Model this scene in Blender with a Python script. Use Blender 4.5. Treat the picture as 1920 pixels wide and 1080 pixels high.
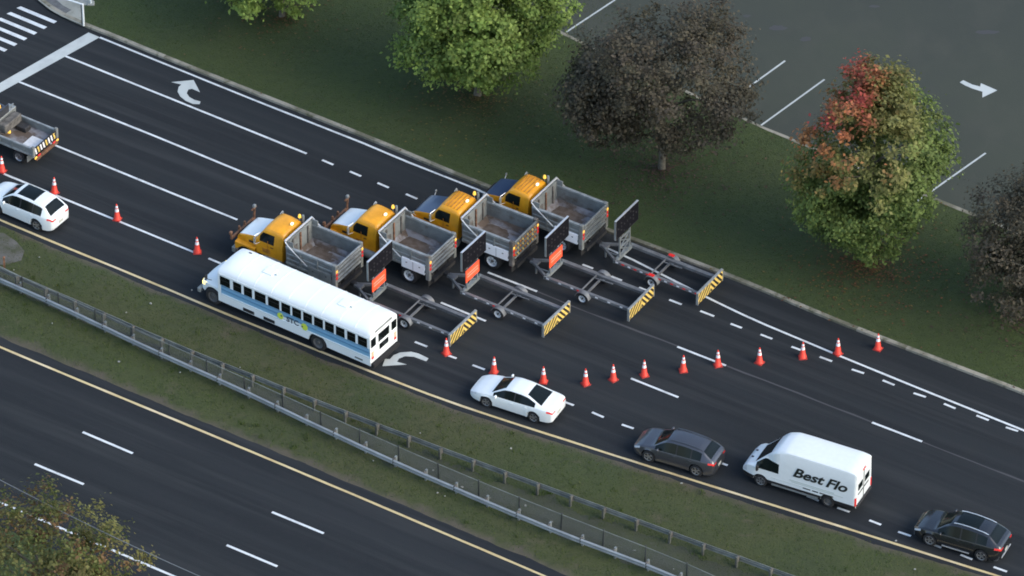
import bpy, bmesh, math, random
import numpy as np
from mathutils import Vector, Matrix
from mathutils.geometry import tessellate_polygon

random.seed(7); RNG = np.random.default_rng(11)
for o in list(bpy.data.objects): bpy.data.objects.remove(o, do_unlink=True)
SC = bpy.context.scene
COL = SC.collection

# ------------------------------------------------------------------ camera
FPX, PITCH, SCALE = 12000.0, math.radians(38.0), 35.0     # long lens, helicopter height; px per metre of the 1920 px photo
DIST = FPX / SCALE
cam_d = bpy.data.cameras.new('camera'); cam = bpy.data.objects.new('camera', cam_d); COL.objects.link(cam)
cam_d.sensor_width = 36.0; cam_d.lens = 36.0 * FPX / 1920.0
cam_d.clip_start = 1.0; cam_d.clip_end = 5000.0
CAMLOC = Vector((0, -DIST * math.cos(PITCH), DIST * math.sin(PITCH)))
cam.location = CAMLOC; cam.rotation_euler = (math.pi / 2 - PITCH, 0, 0)
SC.camera = cam

# ------------------------------------------------------------------ sky, sun, exposure (flat overcast evening)
SUN_EL, SUN_AZ = math.radians(34), math.radians(118)      # azimuth clockwise from +Y
w = bpy.data.worlds.new('World'); SC.world = w; w.use_nodes = True
nt = w.node_tree; bg = nt.nodes['Background']
sky = nt.nodes.new('ShaderNodeTexSky'); sky.sky_type = 'NISHITA'; sky.sun_disc = False
sky.sun_elevation = SUN_EL; sky.sun_rotation = SUN_AZ; sky.air_density = 1.0; sky.dust_density = 2.0; sky.ozone_density = 1.0
nt.links.new(sky.outputs[0], bg.inputs[0]); bg.inputs[1].default_value = 0.15
sun_d = bpy.data.lights.new('sun', 'SUN'); sun = bpy.data.objects.new('sun', sun_d); COL.objects.link(sun)
sun_d.energy = 0.65; sun_d.angle = math.radians(40); sun_d.color = (1.0, 0.95, 0.86)
sd = Vector((math.sin(SUN_AZ) * math.cos(SUN_EL), math.cos(SUN_AZ) * math.cos(SUN_EL), math.sin(SUN_EL)))
sun.rotation_euler = sd.to_track_quat('Z', 'Y').to_euler()
sun.location = (60, -30, 60)
SC.view_settings.view_transform = 'Standard'; SC.view_settings.look = 'None'
SC.view_settings.exposure = 1.2; SC.view_settings.gamma = 1.0; SC.view_settings.use_curve_mapping = False
SC.render.engine = 'CYCLES'
SC.cycles.filter_width = 1.8; SC.cycles.max_bounces = 6; SC.cycles.diffuse_bounces = 3; SC.cycles.glossy_bounces = 3
SC.cycles.transparent_max_bounces = 8; SC.cycles.use_denoising = True

# ------------------------------------------------------------------ placing things on the ground
_up = Vector((0, math.sin(PITCH), math.cos(PITCH))); _fw = Vector((0, math.cos(PITCH), -math.sin(PITCH)))
def at(px, py, z=0.0):
    """ground point (height z) surveyed at photo position px,py of 1920 x 1080"""
    d = Vector(((px - 960) / FPX, 0, 0)) + _up * (-(py - 540) / FPX) + _fw
    t = (z - CAMLOC.z) / d.z
    return CAMLOC + d * t
def ats(pts, z=0.0): return [at(x, y, z) for x, y in pts]
def extend(pts, a, b):
    """lengthen a ground polyline by a and b metres at its ends"""
    p = [Vector(q) for q in pts]
    if a: p.insert(0, p[0] + (p[0] - p[1]).normalized() * a)
    if b: p.append(p[-1] + (p[-1] - p[-2]).normalized() * b)
    return p
def resample(pts, step=None, n=None):
    P = np.array([tuple(q) for q in pts]); d = np.r_[0, np.cumsum(np.linalg.norm(np.diff(P, axis=0), axis=1))]
    if n is None: n = max(2, int(d[-1] / step) + 1)
    s = np.linspace(0, d[-1], n)
    return np.stack([np.interp(s, d, P[:, k]) for k in range(3)], 1)
def smooth(pts, step=1.0, win=7):
    P = resample(pts, step)
    k = np.ones(win) / win
    Q = P.copy(); h = win // 2
    for c in range(3):
        e = np.r_[2 * P[0, c] - P[h:0:-1, c], P[:, c], 2 * P[-1, c] - P[-2:-h - 2:-1, c]]
        Q[:, c] = np.convolve(e, k, 'valid')
    return [Vector(q) for q in Q]

# ------------------------------------------------------------------ materials
def obj_coords(n, l):
    """object coordinates shifted by a random amount for each object, so copies do not share one pattern"""
    tc = n.new('ShaderNodeTexCoord'); oi = n.new('ShaderNodeObjectInfo'); mu = n.new('ShaderNodeMath'); mu.operation = 'MULTIPLY'; mu.inputs[1].default_value = 61.0
    l.new(oi.outputs['Random'], mu.inputs[0]); va = n.new('ShaderNodeVectorMath'); va.operation = 'ADD'
    l.new(tc.outputs['Object'], va.inputs[0]); l.new(mu.outputs[0], va.inputs[1]); return va.outputs[0]
def mat(name, col, rough=0.6, metal=0.0, spec=0.5, var=0.0, vscale=4.0, bump=0.0, bscale=30.0, emit=None, estr=0.0, coat=0.0, col2=None, detail=4.0):
    m = bpy.data.materials.new(name); m.use_nodes = True
    n = m.node_tree.nodes; l = m.node_tree.links; b = n['Principled BSDF']
    b.inputs['Base Color'].default_value = (*col, 1); b.inputs['Roughness'].default_value = rough
    b.inputs['Metallic'].default_value = metal; b.inputs['Specular IOR Level'].default_value = spec
    b.inputs['Coat Weight'].default_value = coat; b.inputs['Coat Roughness'].default_value = 0.06
    if emit: b.inputs['Emission Color'].default_value = (*emit, 1); b.inputs['Emission Strength'].default_value = estr
    if var or bump or col2:
        oc = obj_coords(n, l)
    if var or col2:
        nz = n.new('ShaderNodeTexNoise'); nz.inputs['Scale'].default_value = vscale; nz.inputs['Detail'].default_value = detail
        l.new(oc, nz.inputs['Vector'])
        rp = n.new('ShaderNodeValToRGB'); l.new(nz.outputs['Fac'], rp.inputs[0])
        c2 = col2 or tuple(min(1, c * (1 + var)) for c in col); c1 = col if col2 else tuple(c * (1 - var) for c in col)
        rp.color_ramp.elements[0].position = 0.35; rp.color_ramp.elements[1].position = 0.65
        rp.color_ramp.elements[0].color = (*c1, 1); rp.color_ramp.elements[1].color = (*c2, 1)
        l.new(rp.outputs[0], b.inputs['Base Color'])
    if bump:
        nb = n.new('ShaderNodeTexNoise'); nb.inputs['Scale'].default_value = bscale; nb.inputs['Detail'].default_value = 3
        l.new(oc, nb.inputs['Vector'])
        bp = n.new('ShaderNodeBump'); bp.inputs['Strength'].default_value = bump; bp.inputs['Distance'].default_value = 0.03
        l.new(nb.outputs['Fac'], bp.inputs['Height']); l.new(bp.outputs[0], b.inputs['Normal'])
    return m

def layered(name, base, layers, rough=0.9, bump=0.4, bscale=12.0, spec=0.3, rot=0.0):
    """ground material: base colour, then (colour, noise scale xyz, lo, hi, amount) layers in world metres, rotated with the road"""
    m = bpy.data.materials.new(name); m.use_nodes = True
    n = m.node_tree.nodes; l = m.node_tree.links; b = n['Principled BSDF']
    b.inputs['Roughness'].default_value = rough; b.inputs['Specular IOR Level'].default_value = spec
    oc = obj_coords(n, l); mp0 = n.new('ShaderNodeMapping'); mp0.inputs['Rotation'].default_value = (0, 0, rot)
    l.new(oc, mp0.inputs['Vector'])
    cur = None
    for k, (c, sc, lo, hi, amt) in enumerate(layers):
        mp = n.new('ShaderNodeMapping'); mp.inputs['Scale'].default_value = sc; mp.inputs['Location'].default_value = (k * 7.3, k * 3.1, k)
        l.new(mp0.outputs[0], mp.inputs['Vector'])
        nz = n.new('ShaderNodeTexNoise'); nz.inputs['Scale'].default_value = 1.0; nz.inputs['Detail'].default_value = 5; nz.inputs['Roughness'].default_value = 0.6
        l.new(mp.outputs[0], nz.inputs['Vector'])
        mr = n.new('ShaderNodeMapRange'); mr.inputs['From Min'].default_value = lo; mr.inputs['From Max'].default_value = hi; mr.inputs['To Max'].default_value = amt
        l.new(nz.outputs['Fac'], mr.inputs['Value'])
        mx = n.new('ShaderNodeMix'); mx.data_type = 'RGBA'
        l.new(mr.outputs[0], mx.inputs['Factor'])
        if cur is None: mx.inputs['A'].default_value = (*base, 1)
        else: l.new(cur, mx.inputs['A'])
        mx.inputs['B'].default_value = (*c, 1); cur = mx.outputs['Result']
    l.new(cur, b.inputs['Base Color'])
    nb = n.new('ShaderNodeTexNoise'); nb.inputs['Scale'].default_value = bscale; nb.inputs['Detail'].default_value = 4
    l.new(oc, nb.inputs['Vector'])
    bp = n.new('ShaderNodeBump'); bp.inputs['Strength'].default_value = bump; bp.inputs['Distance'].default_value = 0.05
    l.new(nb.outputs['Fac'], bp.inputs['Height']); l.new(bp.outputs[0], b.inputs['Normal'])
    return m, cur, b

ROADROT = math.atan2(-142 / 0.6157, 365.0)          # world direction of the carriageway (towards the right of the photo)
def g(hexs): # sRGB hex -> linear
    v = [int(hexs[i:i + 2], 16) / 255 for i in (0, 2, 4)]
    return tuple(c / 12.92 if c <= 0.04045 else ((c + 0.055) / 1.055) ** 2.4 for c in v)

M = {}
M['asphalt_a'] = layered('fresh_asphalt', (.0218, .0260, .0285), [((.0162, .0192, .0215), (.03, .5, 1), .42, .60, .85), ((.0305, .0345, .0362), (.035, 1.2, 1), .48, .64, .85),
                    ((.0260, .0280, .0275), (.4, .4, 1), .55, .75, .3), ((.026, .026, .030), (3, 3, 1), .5, .7, .3)], rough=.9, bump=.25, bscale=20, spec=.18, rot=-ROADROT)[0]
M['asphalt_b'] = layered('road_asphalt', (.0230, .0268, .0292), [((.0172, .0205, .0228), (.03, .55, 1), .42, .60, .9), ((.0310, .0350, .0365), (.045, 1.0, 1), .50, .66, .8),
                    ((.026, .026, .030), (3, 3, 1), .5, .7, .3)], rough=.9, bump=.25, bscale=20, spec=.18, rot=-ROADROT)[0]
M['asphalt_lot'] = layered('worn_asphalt', (.048, .056, .042), [((.042, .049, .040), (.1, .1, 1), .4, .65, .9), ((.062, .065, .052), (.4, .25, 1), .5, .75, .5),
                    ((.05, .05, .05), (1.4, 1.4, 1), .62, .75, .4)], rough=.9, bump=.2, bscale=16)[0]
M['lawn'] = layered('lawn_grass', (.042, .062, .018), [((.052, .064, .023), (.09, .09, 1), .42, .66, .7), ((.036, .054, .018), (.25, .25, 1), .45, .68, .8),
                    ((.064, .064, .030), (.35, .5, 1), .6, .78, .4), ((.028, .038, .016), (2.5, 2.5, 1), .45, .7, .5)], bump=.8, bscale=9)[0]
M['concrete'] = layered('concrete', (.30, .31, .27), [((.2, .21, .18), (.8, .8, 1), .4, .65, .7), ((.14, .14, .11), (4, 4, 1), .55, .75, .5)], bump=.2)[0]
M['kerb'] = layered('kerb_concrete', (.29, .275, .22), [((.09, .09, .055), (.5, .5, 1), .42, .6, .8), ((.06, .065, .03), (2.0, 2.0, 1), .55, .7, .7)], bump=.3)[0]
M['gravel'] = layered('stony_ground', (.050, .058, .040), [((.05, .060, .026), (.5, .5, 1), .4, .6, .85), ((.075, .078, .066), (3, 3, 1), .55, .7, .5), ((.04, .045, .03), (.15, .15, 1), .45, .6, .8)], bump=.8, bscale=14)[0]
M['line_white'] = layered('road_paint_white', (.62, .66, .66), [((.40, .42, .42), (1.2, 1.2, 1), .45, .7, .8), ((.16, .17, .17), (7, 7, 1), .60, .72, .65)], rough=.7, bump=.1)[0]
M['line_yellow'] = layered('road_paint_yellow', (.56, .46, .24), [((.40, .29, .13), (1.0, 1.0, 1), .45, .7, .8), ((.70, .62, .45), (.3, .3, 1), .5, .7, .7)], rough=.7, bump=.1)[0]
M['arrow_white'] = layered('worn_arrow_paint', (.46, .50, .48), [((.37, .40, .39), (1.2, 1.2, 1), .45, .7, .8)], rough=.8, bump=.1)[0]
M['glass'] = mat('tinted_glass', (.006, .010, .010), .10, spec=.22)
M['bus_glass'] = mat('bus_glass', (.006, .008, .008), .12, spec=.2)
M['rubber'] = mat('tyre_rubber', (.018, .018, .018), .85, var=.3)
M['alloy'] = mat('alloy_rim', (.35, .36, .36), .4, .8)
M['rim_white'] = mat('white_steel_rim', (.62, .64, .63), .45, var=.1)
M['rim_dark'] = mat('dusty_steel_rim', (.10, .10, .095), .7, var=.3)
M['black'] = mat('black_plastic', (.015, .015, .016), .6)
M['flat_black'] = mat('matt_black', (.010, .010, .011), .9)  # flat near-black for undersides, bumpers and interior filler
M['red_lamp'] = mat('red_lens', (.45, .02, .02), .25, emit=(1, .05, .04), estr=.12)
M['amber_lamp'] = mat('amber_beacon', (.8, .42, .04), .3, emit=(1, .62, .12), estr=.35)
M['white_lamp'] = mat('work_lamp_glow', (.9, .85, .7), .3, emit=(1, .9, .65), estr=.5)
M['head_lamp'] = mat('headlamp_lit', (.9, .8, .4), .2, emit=(1, .78, .22), estr=.85)
M['clear_lens'] = mat('clear_lens', (.55, .58, .6), .15)
M['white_paint'] = mat('white_car_paint', (.72, .77, .76), .28, coat=.5, var=.015)
M['bus_white'] = mat('bus_white_paint', (.78, .83, .82), .42, var=.03, vscale=.7)
M['van_white'] = mat('van_white_paint', (.68, .73, .73), .33, coat=.3, var=.02)
M['grey_paint'] = mat('grey_car_paint', (.075, .08, .09), .3, .55, coat=.7)
M['black_paint'] = mat('black_car_paint', (.016, .018, .020), .22, .2, coat=.8)
M['blue_a'] = mat('stripe_blue', (.19, .39, .56), .45); M['blue_b'] = mat('stripe_dark_blue', (.09, .22, .36), .4); M['blue_c'] = mat('stripe_light_blue', (.38, .57, .67), .4)
M['orange'] = mat('truck_orange_paint', (.72, .315, .010), .42, coat=.15, var=.12, vscale=2.0)
M['orange_dk'] = mat('dull_orange_paint', (.42, .17, .02), .55, var=.3, vscale=5)
M['hood_blue'] = mat('dark_blue_hood_paint', (.040, .066, .125), .35, coat=.5)
M['steel'] = layered('dump_body_grey_paint', (.200, .215, .205), [((.135, .148, .142), (1.2, 1.2, 1.2), .42, .62, .8), ((.10, .075, .055), (1.6, 1.6, 2.4), .54, .68, .75), ((.24, .25, .245), (5, 5, 5), .6, .72, .5)], rough=.65, bump=.12)[0]
M['steel_lt'] = mat('worn_bright_steel', (.29, .31, .30), .5, .3, var=.2, vscale=3)
M['silver'] = mat('silver_tarp_arm', (.70, .72, .72), .35, .6)
M['bed_floor'] = layered('worn_bed_floor', (.24, .245, .26), [((.095, .070, .050), (.5, .8, 1), .44, .56, .95), ((.24, .25, .27), (.9, 1.2, 1), .55, .7, .7), ((.07, .055, .045), (2.0, 2.0, 1), .58, .7, .8)], rough=.75, bump=.2)[0]
M['dirt'] = mat('dry_brown_dirt', (.075, .055, .040), .95, col2=(.12, .10, .085), vscale=3, bump=.5, bscale=12)
M['grime'] = mat('road_grime_steel', (.10, .095, .085), .8, var=.35, vscale=4)
M['chassis'] = mat('chassis_black', (.022, .022, .022), .75, var=.3)
M['rust'] = mat('rusty_brown_steel', (.15, .075, .04), .8, var=.45, vscale=6)
M['galv'] = mat('galvanised_steel', (.24, .265, .262), .5, .35, var=.16, vscale=2)
M['galv_dull'] = mat('dull_galvanised_steel', (.185, .200, .175), .6, .25, var=.25, vscale=1.5)
M['post_grey'] = mat('weathered_post_steel', (.085, .092, .080), .75, .1, var=.3)
M['pad'] = layered('worn_pad_surface', (.115, .112, .10), [((.07, .072, .05), (.6, .6, 1), .4, .62, .85), ((.055, .062, .03), (1.5, 1.5, 1), .5, .66, .8)], bump=.4)[0]
M['rail_bright'] = mat('guardrail_galvanised', (.29, .315, .31), .5, .35, var=.14, vscale=1.2)
M['wire'] = mat('chain_link_wire', (.10, .112, .108), .6, .3)
M['post_dark'] = mat('dark_fence_post', (.045, .05, .05), .6, .3, var=.3)
M['trailer'] = mat('trailer_grey_steel', (.17, .178, .18), .55, .3, var=.2, vscale=2)
M['board'] = mat('arrow_board_black', (.007, .007, .010), .6, spec=.12)
M['sign_orange'] = mat('orange_sign_sheet', (.85, .085, .03), .45, emit=(1, .12, .04), estr=.12)  # unlit sheet given a faint glow of its own
M['sign_print'] = mat('pale_sign_print', (.95, .42, .32), .5)
M['chev_yellow'] = mat('yellow_sheeting', (.72, .52, .13), .5, var=.12); M['chev_black'] = mat('black_sheeting', (.018, .018, .02), .55)
M['cone'] = mat('cone_orange', (.72, .045, .022), .5, var=.1); M['cone_band'] = mat('cone_white_collar', (.82, .83, .83), .4)
M['cone_base'] = mat('cone_dark_base', (.30, .018, .012), .7)
M['bark'] = mat('bark', (.11, .10, .075), .9, var=.35, vscale=5, bump=.6, bscale=10)
M['wood'] = mat('weathered_pole', (.12, .09, .065), .9, var=.3, vscale=3)
M['litter'] = mat('pale_litter', (.28, .29, .26), .8, var=.3)
M['text_black'] = mat('black_lettering', (.012, .016, .014), .5); M['text_grey'] = mat('pale_grey_green_print', (.45, .52, .48), .5)
M['leaf_badge'] = mat('yellow_green_badge', (.62, .74, .08), .5); M['bus_text'] = mat('slate_lettering', (.05, .075, .10), .5)
M['tan_lamp'] = mat('peach_lens_panel', (.75, .45, .28), .4)
M['plate'] = mat('number_plate', (.45, .46, .40), .5)

def attr_mat(name, rough=.6, trans=.38):
    m = bpy.data.materials.new(name); m.use_nodes = True
    n = m.node_tree.nodes; l = m.node_tree.links; b = n['Principled BSDF']
    a = n.new('ShaderNodeAttribute'); a.attribute_name = 'tint'
    l.new(a.outputs['Color'], b.inputs['Base Color']); b.inputs['Roughness'].default_value = rough; b.inputs['Specular IOR Level'].default_value = .25
    t = n.new('ShaderNodeBsdfTranslucent'); l.new(a.outputs['Color'], t.inputs['Color'])
    mx = n.new('ShaderNodeMixShader'); mx.inputs[0].default_value = trans
    l.new(b.outputs[0], mx.inputs[1]); l.new(t.outputs[0], mx.inputs[2]); l.new(mx.outputs[0], n['Material Output'].inputs['Surface'])
    return m
M['leaf'] = attr_mat('foliage'); M['grass_blade'] = attr_mat('grass_blades', .8, .15)

# ------------------------------------------------------------------ objects
def link(name, mesh, parent=None, m=None):
    o = bpy.data.objects.new(name, mesh); COL.objects.link(o)
    if parent is not None: o.parent = parent
    if m is not None: mesh.materials.clear(); mesh.materials.append(M[m] if isinstance(m, str) else m)
    return o
def tag(o, label=None, cat=None, group=None, kind=None):
    if label: o['label'] = label
    if cat: o['category'] = cat
    if group: o['group'] = group
    if kind: o['kind'] = kind
    return o
def empty(name, loc=(0, 0, 0), rz=0.0):
    o = bpy.data.objects.new(name, None); COL.objects.link(o); o.location = loc; o.rotation_euler = (0, 0, rz); o.empty_display_size = .3
    return o
def copy_tree(o, parent=None):
    c = o.copy(); COL.objects.link(c); c.parent = parent
    for ch in list(o.children): copy_tree(ch, c)
    return c

class MB:
    def __init__(s): s.v = []; s.f = []
    def poly(s, pts):
        i = len(s.v); s.v += [tuple(p) for p in pts]; s.f.append(list(range(i, i + len(pts)))); return s
    def box(s, c, d, ch=0.0):
        x, y, z = c; a, b, h = d[0] / 2, d[1] / 2, d[2] / 2; i = len(s.v)
        if ch <= 0:
            s.v += [(x + sx * a, y + sy * b, z + sz * h) for sz in (-1, 1) for sx, sy in ((-1, -1), (1, -1), (1, 1), (-1, 1))]
            s.f += [[i + q for q in f] for f in ((3, 2, 1, 0), (4, 5, 6, 7), (0, 1, 5, 4), (1, 2, 6, 5), (2, 3, 7, 6), (3, 0, 4, 7))]
        else:   # chamfered top and vertical edges
            def ring(aa, bb, c2, zz):
                return [(x - aa + c2, y - bb, zz), (x + aa - c2, y - bb, zz), (x + aa, y - bb + c2, zz), (x + aa, y + bb - c2, zz), (x + aa - c2, y + bb, zz), (x - aa + c2, y + bb, zz), (x - aa, y + bb - c2, zz), (x - aa, y - bb + c2, zz)]
            s.v += ring(a, b, ch, z - h) + ring(a, b, ch, z + h - ch) + ring(a - ch, b - ch, ch * .5, z + h)
            s.f.append([i + q for q in range(7, -1, -1)]); s.f.append([i + 16 + q for q in range(8)])
            for r in (0, 8):
                for q in range(8): s.f.append([i + r + q, i + r + (q + 1) % 8, i + r + 8 + (q + 1) % 8, i + r + 8 + q])
        return s
    def bar(s, p, q, wd, ht=None, upv=(0, 0, 1)):
        ht = ht or wd; p, q = Vector(p), Vector(q); d = (q - p).normalized(); u = Vector(upv)
        if abs(d.dot(u)) > .95: u = Vector((1, 0, 0))
        r = d.cross(u).normalized(); u = r.cross(d).normalized(); i = len(s.v)
        for e in (p, q): s.v += [tuple(e + r * (a * wd / 2) + u * (b * ht / 2)) for a, b in ((-1, -1), (1, -1), (1, 1), (-1, 1))]
        s.f += [[i + k for k in f] for f in ((0, 1, 2, 3), (7, 6, 5, 4), (1, 0, 4, 5), (2, 1, 5, 6), (3, 2, 6, 7), (0, 3, 7, 4))]
        return s
    def tube(s, path, rad, n=8, cap=True):
        path = [Vector(p) for p in path]; rad = rad if isinstance(rad, (list, tuple)) else [rad] * len(path); base = len(s.v)
        for k, p in enumerate(path):
            d = (path[min(k + 1, len(path) - 1)] - path[max(k - 1, 0)]).normalized()
            u = Vector((0, 0, 1)) if abs(d.z) < .9 else Vector((1, 0, 0)); r = d.cross(u).normalized(); u = r.cross(d)
            s.v += [tuple(p + (r * math.cos(a) + u * math.sin(a)) * rad[k]) for a in [2 * math.pi * t / n for t in range(n)]]
        for k in range(len(path) - 1):
            for t in range(n): s.f.append([base + k * n + t, base + k * n + (t + 1) % n, base + (k + 1) * n + (t + 1) % n, base + (k + 1) * n + t])
        if cap: s.f.append([base + t for t in range(n - 1, -1, -1)]); s.f.append([base + (len(path) - 1) * n + t for t in range(n)])
        return s
    def lathe(s, prof, n=20, axis='z', c=(0, 0, 0)):
        base = len(s.v); m = len(prof)
        for t in range(n):
            a = 2 * math.pi * t / n; ca, sa = math.cos(a), math.sin(a)
            for r, h in prof:
                p = (r * ca, r * sa, h) if axis == 'z' else ((r * ca, h, r * sa) if axis == 'y' else (h, r * ca, r * sa))
                s.v.append((p[0] + c[0], p[1] + c[1], p[2] + c[2]))
        for t in range(n):
            for k in range(m - 1):
                a, b = base + t * m + k, base + ((t + 1) % n) * m + k; s.f.append([a, b, b + 1, a + 1])
        return s
    def prism(s, poly, z0, z1):
        """polygon in xy extruded in z"""
        n = len(poly); i = len(s.v); s.v += [(x, y, z0) for x, y in poly] + [(x, y, z1) for x, y in poly]
        s.f.append([i + k for k in range(n - 1, -1, -1)]); s.f.append([i + n + k for k in range(n)])
        for k in range(n): s.f.append([i + k, i + (k + 1) % n, i + n + (k + 1) % n, i + n + k])
        return s
    def mesh(s, name, smooth=None):
        me = bpy.data.meshes.new(name); me.from_pydata(s.v, [], s.f); me.update()
        bm = bmesh.new(); bm.from_mesh(me); bmesh.ops.recalc_face_normals(bm, faces=bm.faces); bm.to_mesh(me); bm.free()
        if smooth:
            me.shade_smooth(); me.set_sharp_from_angle(angle=math.radians(smooth))
        return me
    def build(s, name, m, parent=None, smooth=None): return link(name, s.mesh(name, smooth), parent, m)

def sheet(name, pts, m, parent=None, z=None):
    """flat polygon on the ground"""
    P = [Vector(p) if z is None else Vector((p[0], p[1], z)) for p in pts]
    tris = tessellate_polygon([P]); me = bpy.data.meshes.new(name)
    me.from_pydata([tuple(p) for p in P], [], [list(t) for t in tris]); me.update()
    bm = bmesh.new(); bm.from_mesh(me)
    bmesh.ops.recalc_face_normals(bm, faces=bm.faces)
    if sum(f.normal.z for f in bm.faces) < 0: bmesh.ops.reverse_faces(bm, faces=bm.faces)
    bm.to_mesh(me); bm.free()
    return link(name, me, parent, m)
def ribbon(name, pts, wd, m, parent=None, z=0.004, jag=0.0):
    P = [Vector(p) for p in pts]; v = []; f = []
    for k, p in enumerate(P):
        d = P[min(k + 1, len(P) - 1)] - P[max(k - 1, 0)]; d.z = 0; d.normalize(); nrm = Vector((-d.y, d.x, 0))
        for sgn in (1, -1):
            q = p + nrm * sgn * (wd / 2 + random.uniform(-jag, jag)); v.append((q.x, q.y, z))
    for k in range(len(P) - 1): f.append([2 * k + 1, 2 * k + 3, 2 * k + 2, 2 * k])
    me = bpy.data.meshes.new(name); me.from_pydata(v, [], f); me.update()
    return link(name, me, parent, m)

def text_mesh(name, body, size, m, parent, shear=0.0, extrude=0.004, bold=0.0):
    cu = bpy.data.curves.new('lettering', 'FONT'); cu.body = body; cu.size = size; cu.shear = shear; cu.extrude = extrude; cu.offset = bold
    cu.align_x = 'CENTER'; cu.align_y = 'CENTER'; cu.resolution_u = 3
    to = bpy.data.objects.new('lettering', cu); COL.objects.link(to)
    dg = bpy.context.evaluated_depsgraph_get(); me = bpy.data.meshes.new_from_object(to.evaluated_get(dg)); me.name = name
    bpy.data.objects.remove(to, do_unlink=True)
    return link(name, me, parent, m)
# ================================================================== THE SETTING
def structure(o): o['kind'] = 'structure'; return o
LAWN_Z, LOT_Z = 0.12, 0.126

structure(sheet('ground', [(-900, -900, -.3), (900, -900, -.3), (900, 900, -.3), (-900, 900, -.3)], 'lawn'))

# --- traced ground lines (photo positions)
yellow_u = smooth(extend(ats([(-60, 386), (0, 412), (62, 440), (215, 500), (360, 561.5), (475, 611), (591, 654), (694, 696), (745, 719), (840, 753.5), (890, 771), (1022, 812), (1120, 843.5), (1225, 878), (1380, 925), (1480, 957), (1680, 1020), (1867, 1079), (1960, 1108)]), 60, 60), 1.0, 9)
yellow_l = smooth(extend(ats([(-60, 625), (0, 651), (142, 710), (400, 817), (640, 917.5), (810, 990), (1000, 1071), (1100, 1114)]), 60, 90), 1.0, 9)
kerb_px = [(160, 49), (187, 59), (300, 106), (420, 154), (560, 209), (712, 269), (800, 306), (900, 348), (1050, 402), (1200, 456), (1372, 521), (1470, 562), (1552, 598), (1646, 634), (1760, 678), (1920, 738), (1990, 767)]
kerb_main = smooth(extend(ats(kerb_px), 0, 90), 1.0, 5)
kerb_ret = smooth(ats([(330, -400), (120, -190), (62, -105), (44, -60), (48, -28), (70, -1), (95, 19), (117, 31), (140, 41), (160, 49)]), 0.7, 5)
kerb_line = kerb_ret[:-1] + kerb_main

def shift(pts, d):
    """offset a ground polyline sideways, + is to the left of travel along it"""
    out = []
    for k, p in enumerate(pts):
        t = pts[min(k + 1, len(pts) - 1)] - pts[max(k - 1, 0)]; t.z = 0; t.normalize(); out.append(p + Vector((-t.y, t.x, 0)) * d)
    return out

med_u = shift(yellow_u, -.30); med_l = shift(yellow_l, .62)
mid_med = [(a + b) / 2 for a, b in zip([Vector(q) for q in resample(med_u, n=60)], [Vector(q) for q in resample(med_l, n=60)])]
road_u = structure(sheet('road_upper', [(p.x, p.y, 0) for p in mid_med] + [(260, mid_med[-1].y, 0), (260, 140, 0), (-200, 140, 0), (-200, mid_med[0].y + 20, 0)], 'asphalt_a'))
edge_l = extend(ats([(0, 942), (231, 1040)]), 90, 90)
shoulder = shift(edge_l, -1.6)
road_l = structure(sheet('road_lower', [(p.x, p.y - .3, -.004) for p in mid_med] + [tuple(shoulder[-1]), tuple(shoulder[0])], 'asphalt_b'))
for p in road_l.data.vertices: p.co.z = -.004
verge = structure(sheet('verge', [(p.x, p.y, .05) for p in shoulder] + [(shoulder[-1].x, -400, .05), (shoulder[0].x - 60, -400, .05)], 'lawn'))

# lawn with the car park beyond it
lawn = structure(sheet('lawn', [(p.x, p.y, LAWN_Z) for p in kerb_line] + [(300, kerb_line[-1].y, LAWN_Z), (300, 300, LAWN_Z), (kerb_line[0].x + 100, 300, LAWN_Z)], 'lawn'))
lot_edge = extend(ats([(1062, 66), (1427, 238), (1755, 374), (1920, 442)], LAWN_Z), 60, 120)
lot = structure(sheet('car_park', [(p.x, p.y, LOT_Z) for p in lot_edge] + [(300, 280, LOT_Z), (lot_edge[0].x, 280, LOT_Z)], 'asphalt_lot'))
structure(ribbon('car_park_edge', resample(lot_edge, 1.0), .22, 'kerb', None, LOT_Z + .005, .03))

# kerb: a real step, in cast lengths with small gaps and overgrown top
def kerb_piece(pts, name='kerb_stone'):
    mb = MB(); n = len(pts); i0 = 0
    for k, p in enumerate(pts):
        d = pts[min(k + 1, n - 1)] - pts[max(k - 1, 0)]; d.z = 0; d.normalize(); nr = Vector((-d.y, d.x, 0)); h = LAWN_Z + .018
        for off, z in ((-.10, -.05), (-.085, h - .02), (-.065, h), (.16, h), (.17, -.05)):
            q = p + nr * off; mb.v.append((q.x, q.y, z))
    for k in range(n - 1):
        for j in range(4): mb.f.append([k * 5 + j, k * 5 + j + 1, k * 5 + 5 + j + 1, k * 5 + 5 + j])
    mb.f.append([0, 1, 2, 3, 4]); mb.f.append([(n - 1) * 5 + j for j in range(5)])
    return mb
kerb = structure(empty('kerb', tuple(at(160, 49))))
kl = [Vector(q) for q in resample(kerb_line, 0.6)]
k = 0
while k < len(kl) - 6:
    e = min(k + 5, len(kl) - 1); pts = [q.copy() for q in kl[k:e + 1]]
    pts[-1] = pts[-1] + (pts[-2] - pts[-1]).normalized() * .02
    o = kerb_piece([p - kerb.location for p in pts]).build('kerb_stone', 'kerb', kerb); k = e

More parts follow.
